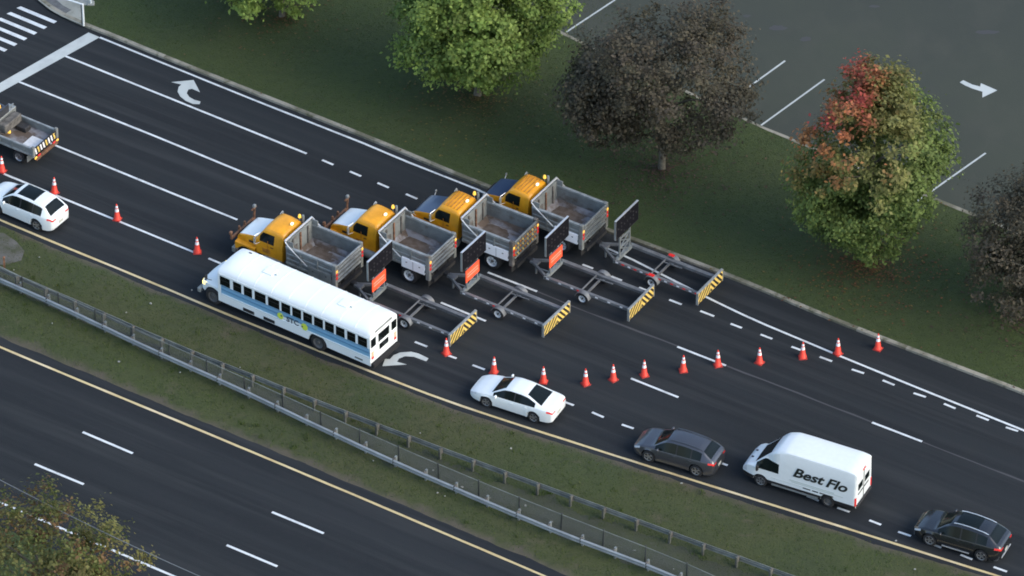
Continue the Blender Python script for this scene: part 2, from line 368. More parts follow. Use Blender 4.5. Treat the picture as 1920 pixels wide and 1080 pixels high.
# pavement at the corner
pv_px = [(160, 49), (140, 41), (117, 31), (95, 19), (70, -1), (48, -28), (44, -60), (62, -105), (120, -190), (190, -190), (150, -120), (120, -70), (118, -30), (140, -8), (157, 8)]
pave = structure(sheet('pavement', ats(pv_px, LAWN_Z + .006), 'concrete'))
structure(sheet('kerb_ramp', ats([(77, 2), (98, 17), (120, 27), (134, 18.5), (118, 10), (104, -2), (90, -14)], LAWN_Z + .011), mat('ramp_asphalt', (.105, .11, .11), .9, var=.2)))
structure(sheet('footpath', ats([(140, -8), (158, 10), (178, 8), (174, -2)], LAWN_Z + .004), 'concrete'))

# --- median: gently mounded, ragged edges, bare dirt along the kerbless sides
NU, NV = 340, 18
A = resample(med_u, n=NU); B = resample(med_l, n=NU)
# re-pair the two sides by nearest cross-direction
cross = Vector((math.sin(-ROADROT), math.cos(-ROADROT), 0))
mv = []; muv = []
jag_a = np.convolve(RNG.normal(0, .10, NU + 8), np.ones(3) / 3, 'same')[4:-4]; jag_b = np.convolve(RNG.normal(0, .09, NU + 8), np.ones(3) / 3, 'same')[4:-4]
for i in range(NU):
    a, b = A[i], B[i]; wd = np.linalg.norm(b - a)
    a2 = a + (b - a) / wd * jag_a[i]; b2 = b + (a - b) / wd * jag_b[i]
    for j in range(NV):
        t = j / (NV - 1); p = a2 + (b2 - a2) * t; dd = min(t, 1 - t) * wd
        z = -.02 + .08 * min(1, dd / .25) + .10 * min(1, dd / 2.0) + RNG.normal(0, .012) * (0 < j < NV - 1)
        mv.append((p[0], p[1], z)); muv.append((i / 20, dd))
mf = [[i * NV + j, i * NV + j + 1, (i + 1) * NV + j + 1, (i + 1) * NV + j] for i in range(NU - 1) for j in range(NV - 1)]
me = bpy.data.meshes.new('median'); me.from_pydata(mv, [], mf); me.update()
bm = bmesh.new(); bm.from_mesh(me); bmesh.ops.recalc_face_normals(bm, faces=bm.faces)
if sum(f.normal.z for f in bm.faces) < 0: bmesh.ops.reverse_faces(bm, faces=bm.faces)
bm.to_mesh(me); bm.free(); me.shade_smooth()
at_e = me.attributes.new('edge', 'FLOAT', 'POINT'); at_e.data.foreach_set('value', np.array([u[1] for u in muv], dtype=np.float32))
mm, cur, bs = layered('median_grass', (.048, .062, .021), [((.062, .064, .028), (.10, .14, 1), .40, .64, .85), ((.042, .056, .022), (.22, .22, 1), .46, .66, .8), ((.095, .080, .055), (.7, .9, 1), .6, .75, .6), ((.03, .038, .018), (3, 3, 1), .5, .7, .5)], bump=.9, bscale=9)
n_, l_ = mm.node_tree.nodes, mm.node_tree.links
ae = n_.new('ShaderNodeAttribute'); ae.attribute_name = 'edge'
tcn = n_.new('ShaderNodeTexCoord'); nz = n_.new('ShaderNodeTexNoise'); nz.inputs['Scale'].default_value = .9; nz.inputs['Detail'].default_value = 5; l_.new(tcn.outputs['Object'], nz.inputs['Vector'])
ad = n_.new('ShaderNodeMath'); ad.operation = 'MULTIPLY_ADD'; ad.inputs[1].default_value = -2.2; l_.new(nz.outputs['Fac'], ad.inputs[0]); l_.new(ae.outputs['Fac'], ad.inputs[2])
mr = n_.new('ShaderNodeMapRange'); mr.inputs['From Min'].default_value = -1.0; mr.inputs['From Max'].default_value = -.3; mr.inputs['To Min'].default_value = .75; mr.inputs['To Max'].default_value = 0; l_.new(ad.outputs[0], mr.inputs['Value'])
mx = n_.new('ShaderNodeMix'); mx.data_type = 'RGBA'; l_.new(mr.outputs[0], mx.inputs['Factor']); l_.new(cur, mx.inputs['A']); mx.inputs['B'].default_value = (.090, .076, .060, 1)
l_.new(mx.outputs['Result'], bs.inputs['Base Color'])
median = structure(link('median', me, None, mm))

structure(sheet('worn_concrete_pad', ats([(-40, 432), (8, 437), (30, 452), (46, 470), (40, 488), (10, 497), (-40, 492)], .19), 'pad', None, .19))
# --- painted lines (children of the carriageways)
def line(px, parent, wd=.14, m='line_white', name='lane_line', z=.004, sm=True, a=0, b=0):
    p = extend(ats(px), a, b); p = [Vector(q) for q in resample(p, 1.5)] if sm else p
    o = ribbon(name, p, wd, m, parent, z, .006); return o
ribbon('edge_line', yellow_u, .15, 'line_yellow', road_u, .004, .008)
ribbon('edge_line', yellow_l, .15, 'line_yellow', road_l, .0005, .008)
line([(187, 70), (300, 116), (480, 189), (685, 270), (760, 302), (892, 354), (1040, 424), (1173, 480), (1324, 557), (1414, 600), (1571, 666), (1740, 735), (1920, 807), (1990, 836)], road_u, .14, name='edge_line', b=80)
line([(120, 104), (350, 197), (575, 288)], road_u)
line([(35, 153), (300, 259), (622, 392)], road_u)
line([(0, 229), (105, 273), (300, 353), (445, 412)], road_u, a=10)
line([(0, 323), (240, 422), (366, 474)], road_u, a=12)
def dash(x0, y0, x1, y1, parent, wd=.14, name='lane_dash', z=.004): return ribbon(name, ats([(x0, y0), (x1, y1)]), wd, 'line_white', parent, z)
top_dots = [(604, 300), (656, 321.5), (708, 343)] + [(604 + 52.4 * q, 300 + 21.3 * q) for q in range(3, 9)]
for x, y in top_dots: dash(x, y, x + 21, y + 9, road_u)
for x0, y0, x1, y1 in ((1092, 496, 1112, 503.5), (1146, 518, 1166, 526), (1198, 539, 1217, 546), (1255, 562, 1278, 571), (1313, 583, 1339, 593), (1370, 607, 1391, 615), (1426, 627, 1448, 635.5), (1484, 650, 1506, 658), (1537, 669, 1560, 677.5), (1597, 692.5, 1620, 700), (1655, 713, 1677, 722), (1713, 737, 1736, 744.5), (1770, 757, 1791.5, 766), (1831, 779, 1854, 788), (1886, 801, 1909, 808.5), (1943, 822, 1966, 830)):
    dash(x0, y0, x1, y1, road_u)
for x0, y0, x1, y1 in ((557, 366, 640, 401), (914.6, 510.6, 1007, 546.5), (1270, 650, 1361, 685.5), (1635, 792, 1729, 828), (1998, 934, 2092, 970)): 
    if x0 > 700: dash(x0, y0, x1, y1, road_u)
for x0, y0, x1, y1 in ((826.7, 567.3, 911, 602), (1183, 709.5, 1272, 745), (1548, 853, 1640, 888)):
    if x0 < 1500: dash(x0, y0, x1, y1, road_u)
for x0, y0, x1, y1 in ((391, 484.5, 414, 494), (778, 641, 801, 650), (836, 665, 856, 672), (886, 684.5, 909, 693), (941, 706, 963, 715), (997, 729, 1019, 738), (1054, 752, 1076, 760), (1110, 773, 1132, 782.5), (1166, 796, 1188, 803.5), (1224, 818, 1246, 827), (1282, 841, 1304, 849.5), (1341, 864, 1364, 872.5), (1398, 886, 1420, 894), (1455, 908, 1477, 917), (1513, 930, 1535, 939), (1570, 952, 1593, 960), (1630, 975.5, 1652, 984), (1684, 997, 1708, 1005), (1743, 1018, 1765, 1027), (1801, 1040, 1823, 1049), (1863, 1063, 1888, 1072), (1920, 1084, 1944, 1093)):
    dash(x0, y0, x1, y1, road_u)
for x0, y0, x1, y1 in ((155, 810, 249, 850), (510, 960, 607, 1000), (865, 1110, 960, 1150), (-200, 660, -106, 700), (65, 870, 157, 908), (425, 1022, 520, 1062), (785, 1174, 880, 1214), (-295, 718, -203, 756)):
    dash(x0, y0, x1, y1, road_l, .15, z=.0005)
ribbon('edge_line', [Vector(q) for q in resample(edge_l, 1.5)], .15, 'line_white', road_l, .0005, .006)
sheet('stop_line', ats([(-260, 304), (166, 61), (187, 70), (-260, 318)]), 'arrow_white', road_u, .007)
b0 = [(31, 15), (39, 12), (107, 40), (101, 44)]
for q in range(9): sheet('crosswalk_bar', ats([(x - 18.6 * q, y + 10.6 * q) for x, y in b0]), 'line_white', road_u, .004)
sheet('turn_arrow', ats([(363, 150), (375, 173), (360, 166.5), (353, 168), (350, 175), (355, 182), (364, 187), (376, 190.5), (374, 195.5), (362, 195), (348, 189), (338, 181), (333, 172), (335, 163), (340, 158.5), (321, 154)]), 'arrow_white', road_u, .004)
sheet('turn_arrow', ats([(803.5, 672), (799, 677.5), (776, 669), (759.5, 668), (748, 672.5), (744.5, 678.4), (763, 683.5), (717, 686.5), (722, 673), (731, 673.5), (738, 666), (750, 661), (771, 659.5), (785, 663)]), 'arrow_white', road_u, .004)
# tar seam running on from the lane dashes
for px in ([(1008, 547), (1090, 581), (1270, 649)], [(1362, 686), (1480, 731), (1634, 791)], [(1730, 829), (1990, 930)]):
    ribbon('tar_seam', [Vector(q) for q in resample(ats(px), 1.0)], .10, mat('seam_grey', (.052, .054, .058), .9), road_u, .002, .03)
# car park bay lines and arrow
for x0, y0, x1, y1 in ((1062, 60, 1180, -18), (1350, 202, 1472, 114), (1427, 235, 1546, 149), (1720, 377, 1848, 287), (1690, -60, 1760, -110)):
    ribbon('bay_line', ats([(x0, y0), (x1, y1)], LOT_Z), .11, 'arrow_white', lot, LOT_Z + .004, .004)
sheet('direction_arrow', ats([(1799.6, 154.4), (1806, 150.4), (1823, 158.5), (1838, 162.5), (1839, 156), (1870, 169.4), (1842, 183), (1842, 172), (1823, 166), (1809, 160)], LOT_Z), 'arrow_white', lot, LOT_Z + .004)
for x, y, wd_, h_ in ((1458, 52, 20, 6), (1400, 30, 9, 3), (1511, 73, 14, 5), (1640, 12, 12, 3), (1850, 60, 26, 5)):   # oil stains
    c = at(x, y, LOT_Z); pts = [(c.x + math.cos(a) * wd_ / 35 * random.uniform(.6, 1.1), c.y + math.sin(a) * h_ / 21 * random.uniform(.6, 1.1), LOT_Z) for a in np.linspace(0, 2 * math.pi, 14)[:-1]]
    sheet('oil_stain', pts, mat('oil_stain', (.045, .047, .047), .8), lot, LOT_Z + .003)

# ------------------------------------------------------------------ grass blades (uncountable)
def blade_field(name, pts, zs, cols, hmin, hmax, wdt, label):
    n = len(pts); a = RNG.uniform(0, 2 * np.pi, n); h = RNG.uniform(hmin, hmax, n); lean = RNG.uniform(.2, .9, n) * h; la = RNG.uniform(0, 2 * np.pi, n)
    dx, dy = np.cos(a) * wdt / 2, np.sin(a) * wdt / 2
    V = np.empty((n, 3, 3), np.float32)
    V[:, 0] = np.stack([pts[:, 0] - dx, pts[:, 1] - dy, zs - .01], 1); V[:, 1] = np.stack([pts[:, 0] + dx, pts[:, 1] + dy, zs - .01], 1)
    V[:, 2] = np.stack([pts[:, 0] + np.cos(la) * lean, pts[:, 1] + np.sin(la) * lean, zs + h], 1)
    me = bpy.data.meshes.new(name); me.vertices.add(3 * n); me.vertices.foreach_set('co', V.ravel())
    me.loops.add(3 * n); me.loops.foreach_set('vertex_index', np.arange(3 * n, dtype=np.int32))
    me.polygons.add(n); me.polygons.foreach_set('loop_start', np.arange(0, 3 * n, 3, dtype=np.int32)); me.update(calc_edges=True)
    at_c = me.color_attributes.new('tint', 'FLOAT_COLOR', 'POINT'); C4 = np.ones((n, 3, 4), np.float32); C4[:, :, :3] = cols[:, None, :]
    at_c.data.foreach_set('color', C4.ravel())
    o = link(name, me, None, 'grass_blade'); tag(o, label, 'grass', kind='stuff'); return o
def value_noise(x, y, s, seed):
    r = np.random.default_rng(seed); gdt = r.random((64, 64)); u, v = x / s, y / s; i, j = np.floor(u).astype(int), np.floor(v).astype(int); fu, fv = u - i, v - j
    fu, fv = fu * fu * (3 - 2 * fu), fv * fv * (3 - 2 * fv); q = lambda a, b: gdt[a % 64, b % 64]
    return (q(i, j) * (1 - fu) + q(i + 1, j) * fu) * (1 - fv) + (q(i, j + 1) * (1 - fu) + q(i + 1, j + 1) * fu) * fv
def grass_cols(x, y, n):
    a = value_noise(x, y, 4.0, 3)[:, None] * .6 + value_noise(x, y, 1.1, 5)[:, None] * .4
    g1, g2, g3 = np.array([.044, .066, .020]), np.array([.068, .073, .030]), np.array([.036, .056, .018])
    c = g1 * (1 - a) + g2 * a; pick = RNG.random((n, 1)); c = np.where(pick < .25, g3, c); c = np.where(pick > .985, np.array([.12, .10, .055]), c)
    return c * RNG.uniform(1.0, 1.22, (n, 1)) * np.array([.90, 1.12, .56])
n = 90000; ii = RNG.integers(0, NU - 1, n); tt = RNG.beta(1.1, 1.1, n); uu = RNG.random(n)[:, None]
pa = A[ii] * (1 - uu) + A[ii + 1] * uu; pb = B[ii] * (1 - uu) + B[ii + 1] * uu; P = pa + (pb - pa) * tt[:, None]
dd = np.minimum(tt, 1 - tt) * np.linalg.norm(pb - pa, axis=1)
keep = (np.abs(P[:, 0]) < 33) & (dd > RNG.uniform(.05, 1.0, n)); P = P[keep]; dd = dd[keep]
blade_field('median_grass', P, -.02 + .08 * np.minimum(1, dd / .25) + .10 * np.minimum(1, dd / 2.0), grass_cols(P[:, 0], P[:, 1], len(P)), .04, .14, .035, 'rough mown grass over the strip between the carriageways')
kx = np.array([p.x for p in kerb_main]); ky = np.array([p.y for p in kerb_main])
lx = np.array([p.x for p in lot_edge]); ly = np.array([p.y for p in lot_edge])
n = 260000; X = RNG.uniform(-26, 34, n); Y = RNG.uniform(-14, 34, n)
lim = np.interp(X, kx, ky) + RNG.uniform(.0, .5, n); top = np.where(X < lx[1] + 3, 34, np.interp(X, lx, ly) - .1)
keep = (Y > lim) & (Y < top) & (X > kx[0]); X, Y = X[keep], Y[keep]; P = np.stack([X, Y], 1)
blade_field('lawn_grass', P, np.full(len(X), LAWN_Z), grass_cols(X, Y, len(X)), .02, .06, .045, 'short mown grass on the lawn above the kerb')

# taller tufts along the barrier and the ragged edges
nt_ = 380; ii = RNG.integers(0, NU - 1, nt_); tt = np.where(RNG.random(nt_) < .6, RNG.normal(.5, .12, nt_), RNG.uniform(.05, .95, nt_)); ctr = A[ii] + (B[ii] - A[ii]) * np.clip(tt, .04, .96)[:, None]
ctr = ctr[np.abs(ctr[:, 0]) < 33]; q = np.repeat(ctr, 26, axis=0)[:, :2]; q = q + RNG.normal(0, .10, q.shape)
blade_field('grass_tufts', q, np.full(len(q), .13), grass_cols(q[:, 0], q[:, 1], len(q)) * RNG.uniform(.9, 1.2, (len(q), 1)), .08, .24, .03, 'taller grass tufts along the guardrails and verge edges')
# fallen leaves under the trees
def fallen(name, spots, label):
    P = []; C = []
    for (px_, py_), R_, n_, cols in spots:
        b_ = at(px_, py_, LAWN_Z); a_ = RNG.uniform(0, 2 * np.pi, n_); r_ = R_ * np.abs(RNG.normal(0, .62, n_)); P.append(np.stack([b_.x + np.cos(a_) * r_, b_.y + np.sin(a_) * r_], 1)); C.append(np.array(cols)[RNG.integers(0, len(cols), n_)])
    P = np.concatenate(P); C = np.concatenate(C) * RNG.uniform(.6, 1.2, (len(P), 1)); ok_ = P[:, 1] > np.interp(P[:, 0], kx, ky) - .4; P, C = P[ok_], C[ok_]
    mb = MB()
    me = bpy.data.meshes.new(name); n = len(P); V = np.empty((n, 4, 3), np.float32); a_ = RNG.uniform(0, 6.28, n); s_ = RNG.uniform(.03, .08, n)
    for k in range(4): V[:, k] = np.stack([P[:, 0] + np.cos(a_ + k * 1.57) * s_ * (1.3 if k % 2 else .8), P[:, 1] + np.sin(a_ + k * 1.57) * s_ * (1.3 if k % 2 else .8), LAWN_Z + .05 + RNG.uniform(-.01, .03, n)], 1)
    me.vertices.add(4 * n); me.vertices.foreach_set('co', V.ravel()); me.loops.add(4 * n); me.loops.foreach_set('vertex_index', np.arange(4 * n, dtype=np.int32)); me.polygons.add(n); me.polygons.foreach_set('loop_start', np.arange(0, 4 * n, 4, dtype=np.int32)); me.update(calc_edges=True)
    ca = me.color_attributes.new('tint', 'FLOAT_COLOR', 'POINT'); C4 = np.ones((n, 4, 4), np.float32); C4[:, :, :3] = C[:, None, :]; ca.data.foreach_set('color', C4.ravel())
    return tag(link(name, me, None, 'grass_blade'), label, 'leaves', kind='stuff')
fallen('fallen_leaves', [((1630, 500), 4.5, 1500, [(.16, .07, .03), (.14, .10, .03), (.10, .055, .03)]), ((1240, 318), 4.8, 1100, [(.075, .05, .04), (.10, .065, .04)]), ((895, 185), 4.8, 800, [(.13, .11, .035), (.10, .07, .03)]), ((1930, 600), 4.5, 700, [(.08, .05, .04)]), ((528, 35), 4, 400, [(.12, .08, .035)])], 'brown and orange fallen leaves scattered on the lawn under the trees')
# ================================================================== GUARDRAILS, FENCE, POSTS
rail_u_px = [(-70, 470), (-20, 494), (25, 516), (75, 540), (137, 562), (187, 587), (277, 626), (350, 657), (420, 685), (530, 729), (640, 771), (740, 811), (840, 847), (912, 875), (1030, 917), (1120, 950), (1205, 981), (1325, 1025), (1442, 1067), (1560, 1110), (1680, 1154)]
rail_l_px = [(-70, 494), (0, 525), (120, 578), (240, 636), (360, 691), (410, 712), (530, 769), (640, 821), (755, 874), (870, 924), (1000, 979), (1125, 1029), (1212, 1060), (1262, 1080), (1330, 1112), (1420, 1160)]
RZ = .62
rail_u = smooth(extend(ats(rail_u_px, RZ), 25, 20), .5, 9); rail_l = smooth(extend(ats(rail_l_px, RZ), 25, 20), .5, 9)
# W profile (offset from the rail line towards traffic, height)
WP = [(.0, .155), (.02, .15), (.08, .105), (.08, .065), (.0, .02), (.0, -.02), (.08, -.065), (.08, -.105), (.02, -.15), (.0, -.155)]
def guardrail(label, pts, face, m, post_gap=1.905):
    """face +1: rail faces left of travel along pts (far side), -1: towards the camera"""
    P = [Vector((q[0], q[1], 0)) for q in resample(pts, post_gap)]
    root = empty('guardrail', tuple(P[0])); tag(root, label, 'guardrail', 'guardrails in the median')
    post_me = MB().box((0, 0, .33), (.10, .14, 1.05)).mesh('post'); post_me.materials.append(M['post_grey' if face > 0 else 'galv'])
    blk_me = MB().box((0, 0, 0), (.10, .15, .36)).mesh('spacer_block'); blk_me.materials.append(M['grime'])
    for k, p in enumerate(P):
        d = (P[min(k + 1, len(P) - 1)] - P[max(k - 1, 0)]).normalized(); nr = Vector((-d.y, d.x, 0)) * face; rz = math.atan2(d.y, d.x)
        if abs(p.x) > 36: continue
        po = link('post', post_me, root); po.location = p - nr * .22 - P[0]; po.rotation_euler = (random.gauss(0, .015), random.gauss(0, .02), rz)
        bo = link('spacer_block', blk_me, po); bo.location = (0, face * .148, RZ)
    sec = 2
    for k in range(0, len(P) - sec, sec):
        if abs(P[k].x) > 42: continue
        mb = MB(); q = P[k:k + sec + 1]; n = len(WP)
        for kk, p in enumerate(q):
            d = (P[min(k + kk + 1, len(P) - 1)] - P[max(k + kk - 1, 0)]).normalized(); nr = Vector((-d.y, d.x, 0)) * face
            e = d * (.03 if kk == 0 else (-.03 if kk == sec else 0))
            dz = random.gauss(0, .008)
            for th in (0, -.012):
                for o_, h_ in WP: c = p + e + nr * (o_ + th) - P[0]; mb.v.append((c.x, c.y, RZ + h_ + dz))
        for kk in range(sec):
            for j in range(n - 1):
                a = kk * 2 * n + j; b = a + 2 * n; mb.f.append([a, a + 1, b + 1, b]); mb.f.append([a + n, b + n, b + n + 1, a + n + 1])
            for j in (0, n - 1): a = kk * 2 * n + j; b = a + 2 * n; mb.f.append([a, a + n, b + n, b])
        mb.build('rail_section', m, root, 50)
    return root
guardrail('dull grey guardrail on the bus side of the median, seen from behind', rail_u, 1, 'galv_dull')
guardrail('bright galvanised guardrail facing the lower carriageway', rail_l, -1, 'rail_bright')

# stony strip between the two rails
ra = np.array([tuple(p) for p in resample(rail_u, n=150)]); rb = []
RL = np.array([tuple(p) for p in resample(rail_l, .5)])
for p in ra: rb.append(RL[np.argmin(np.linalg.norm(RL[:, :2] - p[:2], axis=1))])
rb = np.array(rb); ok = [i for i in range(150) if np.linalg.norm(rb[i] - ra[i]) < 6 and abs(ra[i][0]) < 40]
mb = MB(); nv = 5
for i in ok:
    j1, j2 = RNG.normal(0, .12), RNG.normal(0, .12); dv = (rb[i] - ra[i]); ln = np.linalg.norm(dv); dv /= max(ln, .1)
    for j in range(nv):
        p = ra[i] + dv * ((.1 + j1) + (ln - .2 + j2 - j1) * j / (nv - 1)); mb.v.append((p[0], p[1], .178 + (.012 if 0 < j < nv - 1 else -.03)))
for i in range(len(ok) - 1):
    for j in range(nv - 1): mb.f.append([i * nv + j, i * nv + j + 1, (i + 1) * nv + j + 1, (i + 1) * nv + j])
structure(mb.build('gravel_strip', 'gravel', None, 60))

# chain-link fence standing between the rails
FH = 1.15
fl = []
for i in ok: fl.append(Vector(tuple(ra[i] + (rb[i] - ra[i]) * .80)))
for p in fl: p.z = .17
fl = [Vector(q) for q in resample(smooth(fl, .5, 15), 2.44)]
fence = empty('chain_link_fence', tuple(fl[0])); tag(fence, 'low grey chain-link fence with dark posts between the two guardrails', 'fence')
pm = MB().tube([(0, 0, -.25), (0, 0, FH + .05)], .035, 8).lathe([(0, FH + .09), (.045, FH + .06), (.045, FH + .03)], 8).mesh('fence_post'); pm.materials.append(M['post_dark'])
LN = 2.44; mb = MB(); stp = .10; wt = .0085
for s in (-1, 1):
    x = -FH
    while x < LN + FH:
        x0, x1 = (x, x + FH) if s > 0 else (x + FH, x); z0, z1 = .02, FH
        # clip to the panel
        def cl(xx): return max(0.0, min(LN, xx))
        if max(x0, x1) > 0 and min(x0, x1) < LN:
            t0 = (cl(x0) - x0) / (x1 - x0); t1 = (cl(x1) - x0) / (x1 - x0)
            if abs(t1 - t0) > .02: mb.bar((x0 + (x1 - x0) * t0, .005 * s, z0 + (z1 - z0) * t0), (x0 + (x1 - x0) * t1, .005 * s, z0 + (z1 - z0) * t1), wt)
        x += stp
wm = mb.mesh('wire_mesh'); wm.materials.append(M['wire'])
rm = MB().tube([(0, 0, FH), (LN, 0, FH)], .022, 6).mesh('top_rail'); rm.materials.append(M['galv_dull'])
for k, p in enumerate(fl):
    po = link('fence_post', pm, fence); po.location = p - fl[0]; po.rotation_euler = (random.gauss(0, .02), random.gauss(0, .02), 0)
    if k + 1 < len(fl):
        d = fl[k + 1] - p; rz = math.atan2(d.y, d.x)
        for nm, me_ in (('wire_mesh', wm), ('top_rail', rm)):
            o = link(nm, me_, fence); o.location = p - fl[0]; o.rotation_euler = (0, 0, rz); o.scale = (d.length / LN, 1, 1)
            if nm == 'wire_mesh': o['kind'] = 'stuff'

# short dark marker post at the far left of the median
q = at(9, 512, .1); o = MB().box((0, 0, .5), (.09, .09, 1.1)).box((0, 0, 1.08), (.13, .13, .06), .02).build('marker_post', 'rust'); o.location = q
tag(o, 'short reddish brown marker post by the guardrail at the left edge', 'post')
# litter scraps
for k, (x, y) in enumerate([(26, 507), (74, 483), (237, 587), (283, 570), (338, 699), (402, 680), (223, 679), (98, 607), (450, 690), (745, 812), (820, 925), (834, 931), (700, 865), (788, 813), (812, 883), (866, 914), (919, 935), (985, 949), (1034, 979), (1190, 1033), (1263, 1068), (1716, 1068), (1680, 1015), (1278, 907), (958, 842), (360, 545)]):
    mb = MB(); r = random.uniform(.04, .09); n = 6; pts = [(math.cos(2 * math.pi * t / n) * r * random.uniform(.5, 1.2), math.sin(2 * math.pi * t / n) * r * random.uniform(.4, 1)) for t in range(n)]
    mb.prism(pts, 0, .03); mb.v = [(a, b, c + random.uniform(0, .05)) for a, b, c in mb.v]
    o = mb.build('litter_scrap', 'litter'); o.location = at(x, y, .2) + Vector((0, 0, .0)); tag(o, 'pale scrap of litter lying in the median grass', 'litter', 'scraps of litter in the median')

# white handrail at the pavement corner and a signal post beyond
r0 = at(157, 48, LAWN_Z)
hr = empty('handrail', tuple(r0)); tag(hr, 'white metal post with a side rail at the pavement corner', 'railing')
d_ = (at(140, 41, LAWN_Z) - r0); dirn = Vector((-1.0, .55, 0)).normalized()
MB().tube([(0, 0, 0), (0, 0, 1.5)], .06, 8).build('post', 'white_paint', hr, 40)
MB().tube([(0, 0, 1.47), tuple(dirn * 2.2 + Vector((0, 0, 1.47)))], .05, 8).build('top_rail', 'white_paint', hr, 40)
MB().box((-.09, .05, .75), (.05, .05, 1.35)).build('dark_backing_strip', 'black', hr)
r1 = at(170.5, 7, LAWN_Z); sp = empty('signal_post', tuple(r1)); tag(sp, 'thin white post standing on the grass behind the corner', 'post')
MB().tube([(0, 0, 0), (0, 0, 2.6)], .06, 8).build('pole', 'white_paint', sp, 40); MB().box((0, 0, .03), (.4, .4, .06), .02).build('base_plate', 'concrete', sp)

# overhead cable on poles outside the picture
c0, c1 = at(-60, 872, 7.5), at(430, 1106, 7.5); dv = (c1 - c0); e0, e1 = c0 - dv * .5, c1 + dv * .6
mid = (e0 + e1) / 2
o = MB().tube([e0 + (e1 - e0) * t + Vector((0, 0, 1.1 * ((2 * t - 1) ** 2) - .15)) for t in np.linspace(0, 1, 30)], .022, 6).build('overhead_cable', mat('cable_grey', (.16, .17, .17), .7)); tag(o, 'thin grey overhead cable above the lower carriageway', 'cable')
for e, pl in ((e0, 'left'), (e1, 'right')):
    u = MB().tube([(0, 0, -.3), (0, 0, 9.2)], [.15, .11], 10).build('utility_pole', 'wood', None, 40); u.location = (e.x, e.y, 0)
    tag(u, 'weathered wooden utility pole at the %s end of the overhead cable' % pl, 'pole', 'utility poles')
# ================================================================== VEHICLES
def place(root, front_px, rear_px, xf, xr, yl):
    """stand a vehicle on the road by the contact points of its two left wheels"""
    F, R = at(*front_px), at(*rear_px); d = F - R; rz = math.atan2(d.y, d.x); c, s = math.cos(rz), math.sin(rz)
    mid = (F + R) / 2; xm = (xf + xr) / 2
    root.location = (mid.x - (c * xm - s * yl), mid.y - (s * xm + c * yl), 0); root.rotation_euler = (0, 0, rz)

def loft(root, xs, sec, cls, mats, cap_cols=(-1, -.62, -.2, .2, .62, 1), capf=None, capr=None, smooth=38):
    """skin cross sections sec(x) -> [(half width, z)] bottom centre to top centre; cls(x, row, side, pts) names the part a cell belongs to"""
    S = [sec(x) for x in xs]; nr = len(S[0]); parts = {}
    def add(key, pts):
        if key is None: return
        parts.setdefault(key, MB()).poly(pts)
    for i in range(len(xs) - 1):
        for j in range(nr - 1):
            for sd in (1, -1):
                q = [(xs[i], sd * S[i][j][0], S[i][j][1]), (xs[i + 1], sd * S[i + 1][j][0], S[i + 1][j][1]), (xs[i + 1], sd * S[i + 1][j + 1][0], S[i + 1][j + 1][1]), (xs[i], sd * S[i][j + 1][0], S[i][j + 1][1])]
                if sd < 0: q.reverse()
                r = []
                for p in q:
                    if not any((Vector(p) - Vector(t)).length < 1e-4 for t in r): r.append(p)
                if len(r) >= 3: add(cls((xs[i] + xs[i + 1]) / 2, j, sd), r)
    for end, cf in ((len(xs) - 1, capf), (0, capr)):
        if cf is None: continue
        x = xs[end]
        for j in range(nr - 1):
            (y0, z0), (y1, z1) = S[end][j], S[end][j + 1]
            if abs(z1 - z0) < 1e-4: continue
            for a, b in zip(cap_cols[:-1], cap_cols[1:]):
                q = [(x, y0 * a, z0), (x, y0 * b, z0), (x, y1 * b, z1), (x, y1 * a, z1)]
                if end == 0: q.reverse()
                r = []
                for p in q:
                    if not any((Vector(p) - Vector(t)).length < 1e-4 for t in r): r.append(p)
                if len(r) >= 3: add(cf((a + b) / 2, (z0 + z1) / 2), r)
    out = {}
    for key, mb in parts.items():
        nm = key.split('#')[0]
        me = bpy.data.meshes.new(nm); me.from_pydata(mb.v, [], mb.f); me.update()
        bm = bmesh.new(); bm.from_mesh(me); bmesh.ops.remove_doubles(bm, verts=bm.verts, dist=2e-4)
        if 'body' in key or 'cab' in key: bmesh.ops.recalc_face_normals(bm, faces=bm.faces)
        bm.to_mesh(me); bm.free()
        me.shade_smooth(); me.set_sharp_from_angle(angle=math.radians(smooth))
        out[key] = link(nm, me, root, mats[nm])
    return out

